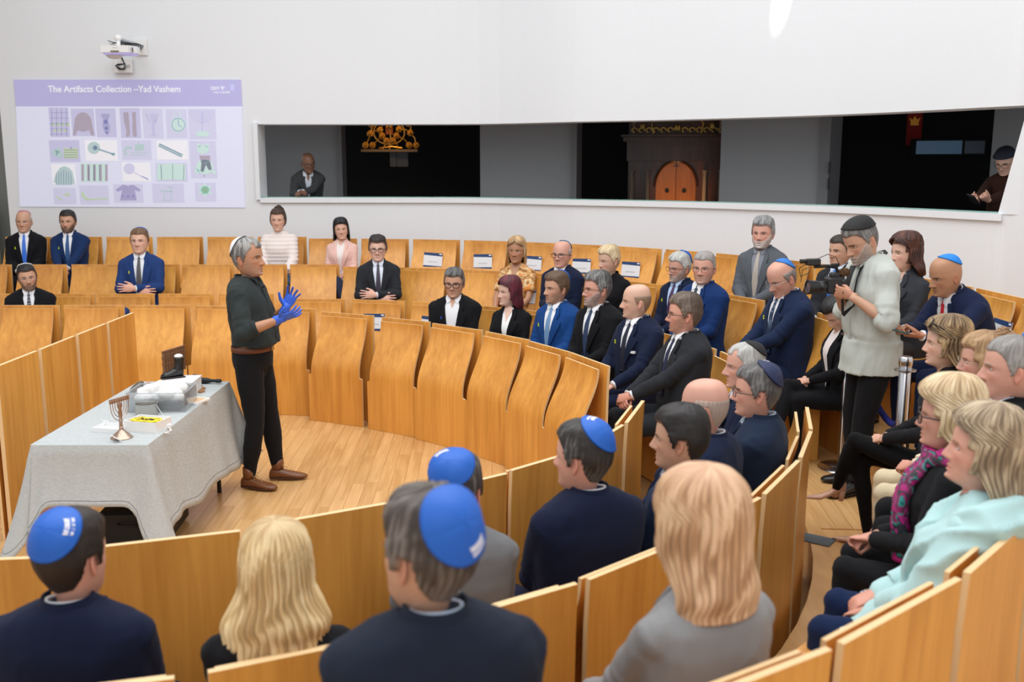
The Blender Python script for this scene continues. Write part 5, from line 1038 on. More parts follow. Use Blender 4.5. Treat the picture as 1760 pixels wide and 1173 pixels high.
MB().tube([(-.14, .02, .13), (-.18, .03, .10), (-.17, .03, .05), (-.12, .03, .07), (-.10, .03, .11), (-.16, .03, .09), (-.17, .02, .02)], .0025, 6).tube([(-.08, 0, .16), (-.02, 0, .185), (.03, 0, .17), (.06, 0, .12)], .0022, 6).build('cable', BLACK, vc, True)
fz = MB(); rf = random.Random(3)
for k in range(90): a = rf.random()*6.28; b = rf.random()*3.14; p = Vector((.085+.035*math.cos(b), -.0+.02*math.sin(b)*math.cos(a), .075+.022*math.sin(b)*math.sin(a))); d = (p-Vector((.085, 0, .07))).normalized(); fz.tube([p, p+d*.010], [.006, .001], 5)
fz.sphere((.085, 0, .075), (.038, .021, .024)); fz.build('furry_windshield', mat((.10, .05, .02), .95), vc, True)
# ------------------------------------------------------------- table and things on it
X0, X1, Y0, Y1, TZ = -2.57, -1.945, 5.13, 6.70, .76
tb = empty('table', ((X0+X1)/2, (Y0+Y1)/2, .013), 0, 1, 'narrow folding table under the grey linen cloth', 'table')
MB().box((0, 0, .725), (X1-X0-.02, Y1-Y0-.02, .035), bev=.004).build('tabletop', mat((.3, .25, .2), .5), tb)
for sx in (-1, 1):
    for sy in (-1, 1): MB().tube([(sx*.24, sy*.66, .71), (sx*.24, sy*.66, 0)], .015, 8).build('leg', BLACK, tb, True)
LIN = bpy.data.materials.new('linen'); nt, N, L, b = nodes(LIN)
tc = N.new('ShaderNodeTexCoord'); outs = []
for scl in ((520, 40, 90), (40, 520, 520)):
    mp = N.new('ShaderNodeMapping'); mp.inputs['Scale'].default_value = scl; L.new(tc.outputs['Object'], mp.inputs[0]); nz = N.new('ShaderNodeTexNoise'); nz.inputs['Scale'].default_value = 1; nz.inputs['Detail'].default_value = 4; L.new(mp.outputs[0], nz.inputs['Vector']); outs.append(nz)
ad = N.new('ShaderNodeMath'); ad.operation = 'ADD'; L.new(outs[0].outputs[0], ad.inputs[0]); L.new(outs[1].outputs[0], ad.inputs[1])
rp = N.new('ShaderNodeValToRGB'); rp.color_ramp.elements[0].position = .35; rp.color_ramp.elements[0].color = (.36, .38, .38, 1); rp.color_ramp.elements[1].position = .62; rp.color_ramp.elements[1].color = (.52, .555, .56, 1)
hf_ = N.new('ShaderNodeMath'); hf_.operation = 'MULTIPLY'; hf_.inputs[1].default_value = .5; L.new(ad.outputs[0], hf_.inputs[0]); L.new(hf_.outputs[0], rp.inputs[0]); L.new(rp.outputs[0], b.inputs['Base Color']); b.inputs['Roughness'].default_value = .85
bp_ = N.new('ShaderNodeBump'); bp_.inputs['Strength'].default_value = .3; bp_.inputs['Distance'].default_value = .002; L.new(hf_.outputs[0], bp_.inputs['Height']); L.new(bp_.outputs[0], b.inputs['Normal'])
per = []; rc = .012
def edge(x0, y0, x1, y1, n, nx, ny):
    for i in range(n): t = i/n; per.append((x0+(x1-x0)*t, y0+(y1-y0)*t, nx, ny, 0))
def corner(x, y, a0):
    for i in range(14): t = i/13; a = R(a0+90*t); per.append((x+rc*math.cos(a), y+rc*math.sin(a), math.cos(a), math.sin(a), math.sin(PI*t)))
edge(X0+rc, Y0, X1-rc, Y0, 30, 0, -1); corner(X1-rc, Y0+rc, -90); edge(X1, Y0+rc, X1, Y1-rc, 60, 1, 0); corner(X1-rc, Y1-rc, 0); edge(X1-rc, Y1, X0+rc, Y1, 24, 0, 1); corner(X0+rc, Y1-rc, 90); edge(X0, Y1-rc, X0, Y0+rc, 50, -1, 0); corner(X0+rc, Y0+rc, 180)
K = 16; v = []; f = []; npn = len(per)
for k in range(K+1):
    fr = k/K
    for i, (x, y, nx, ny, cn) in enumerate(per):
        right = nx > .5 and cn == 0
        base = .315 if ny < -.5 else (.47+.09*(y-Y0)/(Y1-Y0)+.015*math.sin(y*9) if right else .38)
        dd = min(abs(x-X0), abs(X1-x)) if abs(ny) > .5 else min(abs(y-Y0), abs(Y1-y))
        pull = math.exp(-(dd/.055)**2) if cn == 0 else 1
        near = y < 5.6
        drop = base+(.23 if near else .16)*pull*(.35+.65*cn if cn else .35) + (.07*pull if near else 0)
        drop = min(drop, .70); s_ = fr*drop
        flare = (.02+.05*fr)*fr*1.0+(.10*cn*fr**1.2) + .035*pull*fr
        if nx < -.5 and cn == 0: flare *= .35
        wob = (.004 if ny < -.5 else .011)*fr*math.sin(i*.40+1.3*math.sin(i*.13))
        if cn == 0 and pull > .15: wob += .022*fr*pull*math.sin(dd*95)
        rad = .008*min(1, k/2)
        v.append((x+nx*(flare+wob+rad), y+ny*(flare+wob+rad), TZ+.006-s_))
for k in range(K):
    for i in range(npn): j = (i+1) % npn; f.append((k*npn+i, k*npn+j, (k+1)*npn+j, (k+1)*npn+i))
f.append(tuple(range(npn))[::-1])
o = mk('tablecloth', v, f, LIN); o.data.set_sharp_from_angle(angle=R(50)); md = o.modifiers.new('s', 'SOLIDIFY'); md.thickness = .003; tag(o, 'grey-blue linen tablecloth draped over the narrow table', 'tablecloth')
hb2 = MB(); hh_ = []
for i in range(npn): a = Vector(v[K*npn+i]); b_ = Vector(v[(K-2)*npn+i]); hh_.append(a.lerp(b_, .75)+Vector((per[i][2], per[i][3], 0))*.003)
hb2.tube(hh_+[hh_[0]], .0016, 4); hb2.build('hem_stitching', mat((.12, .13, .13), .8), o)
TT = TZ+.0075
def menorah(loc, rz, s, m, label, kind=0):
    t = empty('menorah', loc, rz, s, label, 'menorah')
    if kind == 0:
        MB().lathe([(.062, 0), (.064, .006), (.058, .012), (.05, .018), (.046, .024), (.034, .034), (.026, .040), (.016, .052), (.012, .060), (.014, .068), (.009, .075)], 28).build('base', m, t, True)
        MB().lathe([(.012, .06), (.010, .10), (.013, .108), (.009, .115), (.012, .15), (.009, .175), (.011, .20), (.007, .22)], 16).build('stem', m, t, True)
        for k in range(1, 4 if kind else 5):
            r_ = .018*k; b = MB(); pts = [(r_*math.cos(a), 0, .20-r_*1.25*math.sin(a)-.0) for a in np.linspace(0, PI, 15)]; b.tube([(pts[0][0], 0, .225)]+pts+[(pts[-1][0], 0, .225)], .0024, 6); b.build('branch', m, t, True)
        MB().box((0, 0, .226), (.155, .009, .007)).build('crossbar', m, t)
        for k in range(-4, 5): MB().lathe([(.006, 0), (.0055, .012), (.008, .020), (.006, .021)], 8, (.018*k, 0, .228)).build('candle_cup', m, t, True)
    else:
        MB().box((0, 0, .006), (.10, .07, .012), bev=.003).tube([(0, 0, .01), (0, 0, .16)], [.012, .010], 10).build('base', m, t)
        for k in range(-4, 5): b = MB(); x_ = .024*k; b.box((x_, 0, .135), (.012, .014, .11), bev=.002); b.lathe([(.009, 0), (.007, .01), (.010, .03)], 8, (x_, 0, .19)); b.build('candle_holder', m, t)
        for z_ in (.10, .145, .18): MB().box((0, 0, z_), (.215, .012, .007)).build('crossbar', m, t)
    return t
m0 = menorah((-2.135, 5.27, TT), R(68), .92, mat((.45, .33, .26), .28, .85), 'small silvery nine-branched menorah at the near end of the table')
MB().box((-.06, -.06, .012), (.045, .07, .002), mtx=Matrix.Translation((-.075, -.03, .022)) @ Matrix.Rotation(R(-30), 4, 'Z') @ Matrix.Rotation(R(35), 4, 'Y')).build('paper_tag', WHITE, m0)
menorah((-2.27, 6.56, TT), R(74), 1.18, mat((.20, .09, .04), .6), 'taller brown wooden menorah at the far end of the table behind the boot', 1)
def carton(loc, rz, d, label, cat='box'):
    t = empty('paper_box', loc, rz, 1, label, cat); w, l, h = d; th = .004
    b = MB().box((0, 0, th/2), (w, l, th)); b.build('box_bottom', WHITE, t)
    b = MB(); b.box((0, -l/2, h/2), (w, th, h)).box((0, l/2, h/2), (w, th, h)).box((-w/2, 0, h/2), (th, l, h)).box((w/2, 0, h/2), (th, l, h)); b.build('box_wall', mat((.82, .81, .79), .6), t); return t
bx = carton((-2.06, 5.46, TT), R(-14), (.20, .15, .06), 'open white cardboard box holding a yellow cloth badge')
MB().box((0, 0, .045), (.19, .14, .01)).build('box_padding', WHITE, bx)
bd = empty('cloth_badge', (-2.06, 5.46, TT+.054), R(-14), 1, 'yellow cloth badge with black lettering lying in the white box', 'badge')
mk('badge_cloth', *(lambda P: ([(x, y, z) for z in (0, .003) for x, y in P], [tuple(range(len(P)))[::-1], tuple(range(len(P), 2*len(P)))]+[(i, (i+1) % len(P), len(P)+(i+1) % len(P), len(P)+i) for i in range(len(P))]))([(-.09, -.035), (-.05, -.05), (.02, -.046), (.06, -.052), (.088, -.02), (.08, .03), (.04, .045), (-.03, .04), (-.07, .05), (-.088, .01)]), mat((.85, .60, .01), .8), bd, False)
def text(s, size, parent, m, loc, rot=(0, 0, 0), name='lettering', off=.0, ext=.0006, align='CENTER'):
    c = bpy.data.curves.new('t', 'FONT'); c.body = s; c.size = size; c.extrude = ext; c.offset = off; c.align_x = align; c.align_y = 'CENTER'
    o = bpy.data.objects.new('t', c); COL.objects.link(o); dg = bpy.context.evaluated_depsgraph_get(); me = bpy.data.meshes.new_from_object(o.evaluated_get(dg)); bpy.data.objects.remove(o)
    me.materials.append(m); q = bpy.data.objects.new(name, me); link(q, parent); q.location = loc; q.rotation_euler = rot; return q
text('Jude', .055, bd, BLACK, (0, -.002, .0042), off=.001)
MB().tube([(-.085, 0, .0035), (-.05, .03, .0035), (.0, -.035, .0035), (.06, .03, .0035), (.085, -.02, .0035)], .0015, 4).build('badge_stroke', BLACK, bd)
ld = empty('box_lid', (-2.25, 5.43, TT), R(-12), 1, 'flat white box lid left of the small menorah', 'lid'); MB().box((0, 0, .004), (.17, .12, .006)).box((0, -.06, .014), (.17, .004, .026)).box((0, .06, .014), (.17, .004, .026)).box((-.085, 0, .014), (.004, .12, .026)).box((.085, 0, .014), (.004, .12, .026)).build('lid_shell', WHITE, ld)
MB().tube([(-.08, .05, .02), (-.10, .07, .035), (-.085, .08, .03), (-.07, .06, .02)], .003, 5, flat=.3).build('ribbon', WHITE, ld)
o = MB().tube([(0, 0, .002), (.04, .02, .004), (.07, -.03, .002), (.05, -.08, .002), (.08, -.09, .002)], .005, 6, flat=.3).box((.02, .04, .012), (.05, .06, .02), .4, bev=.002).build('paper_ribbon', WHITE, loc=(-1.985, 5.45, TT+.001)); tag(o, 'curl of white paper ribbon right of the badge box', 'ribbon')
tn = empty('metal_tin', (-2.175, 5.76, TT), 0, 1, 'low round metal tin in front of the plastic tub', 'tin')
MB().lathe([(.062, 0), (.064, .004), (.064, .074), (.066, .077), (.062, .077), (.060, .070), (.060, .008)], 32).build('tin_body', mat((.5, .49, .46), .3, .9), tn, True); MB().tube([(.062, -.01, .07), (.10, -.04, .03), (.12, -.05, .003)], .0015, 5).build('string', WHITE, tn); MB().box((.135, -.055, .004), (.035, .02, .0015), .3).build('paper_tag', WHITE, tn)
PL = mat((.85, .88, .9), .12, 0, trans=.85)
tu = empty('plastic_tub', (-2.15, 5.97, TT), R(3), 1, 'clear plastic tub with white cloth in the middle of the table', 'tub')
b = MB(); w, l, h = .34, .27, .12
for (c_, d_) in (((0, 0, .0015), (w, l, .003)), ((0, -l/2, h/2), (w, .0025, h)), ((0, l/2, h/2), (w, .0025, h)), ((-w/2, 0, h/2), (.0025, l, h)), ((w/2, 0, h/2), (.0025, l, h)), ((0, -l/2-.004, h), (w+.01, .01, .003)), ((0, l/2+.004, h), (w+.01, .01, .003)), ((-w/2-.004, 0, h), (.01, l, .003)), ((w/2+.004, 0, h), (.01, l, .003))): b.box(c_, d_)
b.build('tub_wall', PL, tu)
c2 = empty('white_cloth', (-2.15, 5.97, TT+.006), 0, 1, 'crumpled white tissue cloth inside the clear tub', 'cloth')
ct = MB()
for k in range(11): a = k*2.1; ct.sphere((.11*math.sin(a)*(k/11)**.3, .07*math.cos(a*1.3), .085+.02*math.sin(k*3)), (.06, .05, .035), 12, 8)
ct.tube([(-.13, -.05, .09), (0, -.02, .12), (.13, .05, .10)], [.03, .05, .03], 10); me = remesh(ct.v, ct.f, .006, 2); wrinkle(me, .006, 30); me.materials.append(cloth((.80, .79, .77))); link(bpy.data.objects.new('cloth_fold', me), c2)
o = MB().box((0, 0, .03), (.27, .2, .055), bev=.008).build('dark_container', mat((.05, .055, .065), .4), loc=(-2.15, 5.97, TT+.005)); tag(o, 'dark grey block under the white tissue in the tub', 'container')
sl_ = empty('small_slippers', (-2.36, 6.20, TT), R(-20), 1, 'pair of old brown and patterned shoes in a white tray behind the tub', 'shoes')
MB().box((0, 0, .02), (.16, .10, .04), bev=.01).build('tray', mat((.75, .70, .68), .4), sl_)
for k, (c_, dx, tl) in enumerate((((.10, .08, .05), -.045, 35), ((.42, .22, .09), .045, -40))):
    b = MB().sphere((0, 0, 0), (.028, .06, .018), 14, 8); M = Matrix.Translation((dx, 0, .065)) @ Matrix.Rotation(R(tl), 4, 'Y') @ Matrix.Rotation(R(50), 4, 'X'); b.v = [tuple(M @ Vector(p)) for p in b.v]; b.build('slipper', mat(c_, .7, 0, .3, 90, .4), sl_, True)
wb = empty('white_stand', (-2.16, 6.32, TT), R(2), 1, 'white box stand carrying the small black boot', 'stand')
MB().box((0, 0, .094), (.22, .26, .012), bev=.002).box((-.1, 0, .045), (.012, .25, .09)).box((.1, 0, .045), (.012, .25, .09)).box((0, .12, .045), (.2, .012, .09)).build('stand_shell', WHITE, wb)
bo = empty('small_boot', (-2.19, 6.37, TT+.101), R(125), .78, 'small black leather ankle boot with white stuffing on the white stand', 'boot')
bm_ = MB(); v = []; f = []; n = 14
rows = [(-.05, .030, .10, 0), (-.02, .036, .085, 0), (.03, .036, .07, 0), (.07, .04, .05, 0), (.11, .036, .04, 0), (.135, .018, .02, 0)]
for (y, w, h_, _) in rows:
    for i in range(n): t = 2*PI*i/n; v.append((w*math.cos(t), y, h_/2+.01+h_/2*math.sin(t)))
for i in range(len(rows)-1):
    for j in range(n): m_ = (j+1) % n; f.append((i*n+j, i*n+m_, (i+1)*n+m_, (i+1)*n+j))
f.append(tuple(range(n))[::-1]); f.append(tuple((len(rows)-1)*n+j for j in range(n))); bm_.add(v, f); bm_.tube([(0, -.015, .06), (0, -.02, .12), (0, -.022, .17)], [.042, .038, .044], 14)
me = remesh(bm_.v, bm_.f, .006, 3); me.materials.append(mat((.012, .012, .013), .3)); link(bpy.data.objects.new('boot_upper', me), bo)
MB().box((0, .04, .006), (.07, .19, .012), bev=.004).box((0, -.035, .0), (.06, .05, .016)).build('sole', mat((.02, .012, .008), .5), bo)
b = MB(); 
for k in range(6): b.tube([(-.02, .028-.010*k, .085+.014*k), (.02, .022-.010*k, .089+.014*k)], .003, 5)
b.build('laces', BLACK, bo); MB().sphere((0, -.02, .18), (.036, .036, .02), 10, 6).build('stuffing', WHITE, bo, True)
o = MB().box((0, 0, .008), (.11, .15, .016), bev=.002).build('card_stack', WHITE, loc=(-1.99, 6.10, TT), rz=R(-18)); MB().box((0, 0, .0165), (.09, .12, .001)).build('card_print', mat((.72, .48, .28), .6), o); tag(o, 'white card with an orange print at the table edge', 'card')
t = empty('wooden_cutout', (-2.09, 6.47, TT), R(-35), 1, 'flat brown stepped wooden cut-out lying beside the boot stand', 'cutout')
MB().prism([(-.10, .05), (-.03, .06), (-.02, .02), (.04, .03), (.06, -.02), (.11, -.03), (.12, -.07), (.08, -.08), (.05, -.05), (-.02, -.05), (-.04, -.01), (-.10, 0)], 0, .012).build('cutout_plate', mat((.36, .17, .07), .6), t); MB().box((-.085, .045, .045), (.03, .012, .08)).build('cutout_post', mat((.28, .13, .06), .6), t)
t = empty('hand_bell', (-2.07, 6.63, TT+.022), R(-5), 1, 'black handled object lying at the far right corner of the table', 'tool')
b = MB().lathe([(.006, -.09), (.018, -.085), (.022, -.05), (.020, -.01), (.012, .02), (.011, .05), (.014, .085), (.008, .092)], 16); b.v = [(z, x, y) for x, y, z in b.v]; b.build('handle', BLACK, t, True)
MB().tube([(.055, 0, 0), (.070, 0, 0)], .0135, 14).build('end_ring', mat((.03, .03, .03), .3, .6), t, True)
t = empty('shade_case', (-2.22, 5.75, .012), R(4), 1, 'black case added for the dark shade under the cloth-covered table', 'case'); MB().box((0, 0, .14), (.36, .62, .26), bev=.02).build('shade_case_shell', BLACK, t); MB().tube([(-.06, -.32, .2), (-.05, -.35, .2), (.05, -.35, .2), (.06, -.32, .2)], .008, 8).build('shade_case_handle', BLACK, t, True)  # black box put in to give the dark shade below the cloth hem
# ------------------------------------------------------------- stanchions and rope
def post(x, y, label):
    t = empty('rope_post', (x, y, .236), 0, 1, label, 'barrier post')
    MB().lathe([(.155, 0), (.158, .006), (.150, .014), (.06, .030), (.034, .038)], 40).build('base', METAL, t, True); MB().lathe([(.0315, .03), (.0315, .90), (.028, .905)], 24).build('post', METAL, t, True)
    MB().lathe([(.028, .90), (.034, .905), (.034, .935), (.037, .94), (.037, .975), (.030, .985)], 24).build('cap', METAL, t, True); MB().lathe([(.034, .905), (.058, .908), (.058, .914), (.034, .917)], 24).build('hook_ring', METAL, t, True); return t
post(2.21, 6.42, 'chrome rope post standing behind the filming person’s leg'); post(2.13, 5.28, 'chrome rope post with ring top in front of the curly-haired person')
pts = []
for k in range(15): u = k/14; pts.append(Vector((2.21, 6.42, 0)).lerp(Vector((2.13, 5.28, 0)), u)+Vector((.12*math.sin(PI*u), 0, 1.12-.42*math.sin(PI*u)**.8)))
t = empty('velvet_rope', label='dark blue velvet rope hanging between the two chrome posts', cat='rope'); MB().tube(pts[1:-1], .02, 12).build('rope', mat((.006, .012, .16), .75, 0, .3, 300), t, True); MB().tube([pts[0].lerp(pts[1], .6), pts[1].lerp(pts[2], .2)], .023, 12).tube([pts[-1].lerp(pts[-2], .6), pts[-2].lerp(pts[-3], .2)], .023, 12).build('rope_end', METAL, t, True)
# ------------------------------------------------------------- reserved signs on chairs
NV = mat((.012, .05, .16), .5); PAP = mat((.76, .80, .84), .5)
def sign(cx, cy, z, rz, label, tilt=10, s=1):
    t = empty('reserved_sign', (cx, cy, z), rz, s, label, 'sign', 'reserved signs on chairs'); t.rotation_euler = (R(tilt), R(random.uniform(-3, 3)), rz)
    MB().box((0, 0, 0), (.215, .003, .16)).build('card', PAP, t); MB().prism([(-.1075, .045), (.1075, .052), (.1075, .08), (-.1075, .08)], -.0026, -.0018).build('x', NV, t); o = t.children[-1]; o.name = 'header_band'
    o.data.transform(Matrix.Rotation(R(90), 4, 'X')); o.data.transform(Matrix.Translation((0, .0, 0))); MB().box((0, .0026, -.071), (.213, .001, .018)).build('footer_band', NV, t)
    MB().box((-.085, .0034, .067), (.03, .0008, .012)).build('emblem', WHITE, t); MB().box((0, .0024, -.02), (.11, .0008, .007)).build('text_line', mat((.45, .5, .55), .6), t)
    return t
def sign_at(a, r, z, lab):
    A = pol(r-.092, a); sign(A[0], A[1], z, R(a+90), lab)
for k, (i) in enumerate((2, 3, 4, 5, 6)): sign_at(91.8-6.4*i-2.75-.0, 5.27, 1.20, 'white sign with navy bands on the top far row, %s from the left' % ORD[k])
sign_at(91.8-6.4*9-2.75, 5.27, 1.20, 'white sign with navy bands on the top far row behind the vivid blue suit')
sign_at(85.5-7.75*3-3.2, 4.44, .97, 'white sign with navy bands on the middle far row behind the black-glasses person')
sign_at(90.5-9.5*1-3.9, 3.63, .76, 'white sign with navy bands on the lowest far row, left one'); sign_at(90.5-9.5*2-3.9, 3.63, .76, 'white sign with navy bands on the lowest far row, right one')
sign_at(3, 5.27, 1.20, 'white sign with navy bands on the top row behind the bald person'); sign_at(-14, 3.70, .74, 'white sign on the end chair of the nearest low row')
# ------------------------------------------------------------- projection on the wall
SX, SZ = 2.65/1685, 1.475/950
def PX(u): return -5.81+(u-15)*SX-.0
def G(u, v_):
    t = (v_-20)/950; L_, R_ = 15+33*t, 1700+12*t; return -5.81-.07*t+(2.65+.04*t)*(u-L_)/(R_-L_)
def PZ(v_): return 3.21-(v_-20)*SZ
YW = 11.986
pj = empty('projected_slide', (0, 0, 0), 0, 1, 'large lavender projected slide with rows of artifact pictures on the wall', 'projection')
def quad(name, u0, v0, u1, v1, m, d=0, parent=pj, sh=0):
    x0, x1, z1, z0 = G(u0, (v0+v1)/2), G(u1, (v0+v1)/2), PZ(v0), PZ(v1)
    return MB().add([(x0, YW-d, z0), (x1, YW-d, z0), (x1, YW-d, z1), (x0, YW-d, z1), (x0, YW-d+.002, z0), (x1, YW-d+.002, z0), (x1, YW-d+.002, z1), (x0, YW-d+.002, z1)], [(0, 1, 2, 3), (5, 4, 7, 6), (0, 4, 5, 1), (1, 5, 6, 2), (2, 6, 7, 3), (3, 7, 4, 0)]).build(name, m, parent)
def pm_(c, e=.22): 
    k = ('pj', c)
    if k in MC: return MC[k]
    m = bpy.data.materials.new('projection'); nt, N, L, b = nodes(m); b.inputs['Base Color'].default_value = (*[q*.72 for q in c], 1); b.inputs['Emission Color'].default_value = (*c, 1); b.inputs['Emission Strength'].default_value = e; b.inputs['Roughness'].default_value = .9; MC[k] = m; return m
WL = pm_((.80, .82, 1.0), .30); HD = pm_((.56, .54, .88), .24); WT = pm_((.94, .94, 1.0), .30)
sc_ = MB().add([(-5.822, YW, PZ(216)), (-3.168, YW, PZ(216)), (-3.19, YW, PZ(976)), (-5.88, YW, PZ(968)), (-5.822, YW+.003, PZ(216)), (-3.168, YW+.003, PZ(216)), (-3.19, YW+.003, PZ(976)), (-5.88, YW+.003, PZ(968))], [(0, 3, 2, 1), (4, 5, 6, 7), (0, 1, 5, 4), (1, 2, 6, 5), (2, 3, 7, 6), (3, 0, 4, 7)]).build('slide_body', WL, pj)
quad('slide_header', 15, 20, 1698, 216, HD)
ttl = text('The Artifacts Collection –Yad Vashem', .09, pj, WT, (0, 0, 0), (PI/2, 0, 0), 'slide_title', .0016)
xs = [v_.co.x for v_ in ttl.data.vertices]; w_ = max(xs)-min(xs); k_ = (985*SX)/w_; ttl.scale = (k_, k_*1.05, 1); ttl.location = (PX(750)-(max(xs)+min(xs))/2*k_, YW-.004, PZ(91))
text('יד ושם'[::-1], .062, pj, WT, (PX(1520), YW-.003, PZ(82)), (PI/2, 0, 0), 'slide_logo_text', .001); text('YAD VASHEM', .032, pj, WT, (PX(1548), YW-.003, PZ(114)), (PI/2, 0, 0), 'slide_logo_text', .0006)
quad('slide_logo', 1615, 55, 1645, 100, pm_((.60, .62, 1.0), .3), .002)
PB = pm_((.68, .67, .94)); PBG = pm_((.76, .76, .99)); BRN = pm_((.55, .48, .60), .18); GRN = pm_((.58, .76, .78), .2); LGR = pm_((.70, .92, .88)); YG = pm_((.66, .80, .58)); PUR = pm_((.50, .47, .76), .2); DL = pm_((.50, .50, .78), .2)
def motif(polys, m, nm='picture_motif'):
    b = MB()
    for P in polys:
        pts = [(G(u, v_), PZ(v_)) for u, v_ in P]; n = len(pts); b.add([(x, YW-.0045, z) for x, z in pts]+[(x, YW-.003, z) for x, z in pts], [tuple(range(n)), tuple(range(n, 2*n))[::-1]]+[(i, n+i, n+(i+1) % n, (i+1) % n) for i in range(n)])
    return b.build(nm, m, pj)
def circ(u, v_, r, n=18, ry=None): return [(u+r*math.cos(2*PI*i/n), v_+(ry or r)*math.sin(2*PI*i/n)) for i in range(n)]
def arc(u, v_, r, a0, a1, th=5, n=12): return [(u+r*math.cos(R(a0+(a1-a0)*i/n)), v_+r*math.sin(R(a0+(a1-a0)*i/n))) for i in range(n+1)]+[(u+(r-th)*math.cos(R(a1-(a1-a0)*i/n)), v_+(r-th)*math.sin(R(a1-(a1-a0)*i/n))) for i in range(n+1)]
def bar(x0, y0, x1, y1, w=4): dx, dy = x1-x0, y1-y0; l = math.hypot(dx, dy); nx, ny = -dy/l*w/2, dx/l*w/2; return [(x0+nx, y0+ny), (x1+nx, y1+ny), (x1-nx, y1-ny), (x0-nx, y0-ny)]
for r_ in [(272, 224, 418, 442, PB), (436, 232, 606, 436, PB), (618, 232, 766, 444, PB), (798, 230, 946, 450, PB), (966, 234, 1114, 452, PBG), (1138, 236, 1292, 450, PBG), (1304, 234, 1506, 460, PBG), (272, 466, 496, 630, PB), (536, 468, 772, 622, WT), (806, 466, 1026, 612, PBG), (1066, 470, 1296, 612, WT), (1312, 472, 1508, 752, PBG), (288, 648, 462, 800, WT), (500, 640, 696, 780, LGR), (808, 636, 1016, 776, WT), (1056, 636, 1292, 778, PBG), (300, 826, 466, 950, PBG), (492, 806, 708, 950, PBG), (744, 796, 962, 938, PBG), (1030, 792, 1264, 938, PBG), (1346, 786, 1500, 930, PBG)]: quad('picture', *r_[:4], r_[4], .002)
motif([bar(290+k*36, 232, 290+k*36, 436, 6) for k in range(4)]+[bar(276, 262+k*40, 414, 262+k*40, 4) for k in range(5)], DL); motif([circ(300+36*k, 350, 14, 8) for k in range(4)]+[circ(318+36*k, 395, 12, 8) for k in range(3)], YG)
motif([[(490, 268), (520, 258), (552, 268), (580, 300), (604, 430), (580, 430), (566, 392), (520, 404), (478, 392), (466, 430), (446, 430), (462, 300)]], BRN)
motif([[(655, 270), (720, 270), (716, 296), (704, 320), (722, 360), (716, 410), (700, 430), (682, 410), (664, 360), (672, 310), (660, 296)]], DL); motif([circ(690, 330, 16), circ(694, 378, 12), circ(698, 410, 8)], PB)
motif([[(820, 262), (858, 258), (864, 330), (870, 420), (862, 440), (838, 440), (844, 400), (826, 330)], [(884, 262), (912, 256), (914, 330), (920, 440), (892, 440), (886, 380), (890, 320)]], BRN)
motif([[(984, 270), (1000, 268), (1020, 340), (1014, 345)], [(1014, 270), (1066, 270), (1060, 330), (1044, 350), (1030, 335)], [(1070, 275), (1086, 268), (1060, 345), (1052, 340)], bar(1040, 345, 1046, 430, 20), bar(1020, 432, 1070, 432, 8)], PB)
motif([arc(1218, 282, 28, 0, 360, 6, 20), circ(1228, 352, 56, 22)], LGR); motif([arc(1228, 352, 50, 0, 360, 5, 24), bar(1228, 352, 1228, 312, 5), bar(1228, 352, 1250, 370, 5)], PB)
motif([arc(1405, 240, r_, 0, 180, 5) for r_ in (96, 78, 60, 42, 24)]+[bar(1405, 244, 1405, 400, 7)], PB); motif([[(1350, 416), (1390, 398), (1420, 398), (1460, 416), (1440, 440), (1370, 440)]], LGR)
motif([circ(310, 560, 24), circ(345, 575, 26), circ(335, 540, 20)], GRN); motif([[(376, 526), (482, 526), (482, 604), (378, 604)]], YG); motif([bar(380, 540+k*18, 480, 540+k*18, 4) for k in range(4)]+[circ(430, 524, 8)], DL)
motif([circ(600, 524, 46), bar(636, 535, 752, 574, 14), circ(744, 572, 16, 12, 12)], GRN); motif([circ(610, 524, 17), bar(640, 536, 740, 568, 4)], DL)
motif([arc(860, 550, 38, 120, 320, 16), [(904, 500), (972, 496), (972, 542), (904, 546)], bar(870, 560, 1000, 555, 5), bar(870, 578, 985, 572, 5), bar(930, 478, 934, 500, 8)], GRN)
motif([bar(1082, 500, 1254, 584, 26)], GRN); motif([bar(1084, 494, 1258, 578, 5), bar(1078, 508, 1250, 592, 4)], DL)
motif([circ(1408, 536, 44, 20, 34), circ(1378, 506, 14), circ(1440, 506, 14), circ(1420, 668, 66, 20, 56), circ(1362, 700, 18), circ(1486, 708, 16)], LGR); motif([[(1380, 582), (1460, 582), (1458, 620), (1472, 690), (1448, 690), (1428, 650), (1410, 706), (1388, 700), (1396, 640)], circ(1414, 734, 7, 8)], BRN)
motif([[(300, 780), (320, 710), (350, 672), (380, 660), (412, 672), (440, 700), (458, 790), (430, 802), (330, 802)]], GRN); motif([bar(322+k*18, 690+abs(k-3)*10, 322+k*18, 800, 4) for k in range(7)], DL)
motif([bar(516+k*44, 648, 516+k*44, 772, 18) for k in range(5)], BRN); motif([bar(600, 655, 600, 770, 8), bar(640, 650, 640, 770, 8), bar(560, 660, 560, 765, 6)], GRN)
motif([circ(860, 680, 42), bar(895, 706, 950, 738, 8), bar(950, 736, 1002, 762, 12)], PBG); motif([bar(955, 738, 1000, 760, 5)], DL)
motif([[(1066, 648), (1170, 640), (1276, 648), (1276, 768), (1170, 762), (1066, 768)]], LGR); motif([bar(1182, 644, 1182, 764, 4), bar(1096, 650, 1100, 764, 5), bar(1266, 650, 1262, 766, 4)], BRN)
motif([bar(322, 892, 360, 918, 12), circ(400, 876, 24, 12, 12)], YG); motif([arc(560, 866, 56, 90, 190, 22), bar(556, 914, 702, 904, 12)], YG)
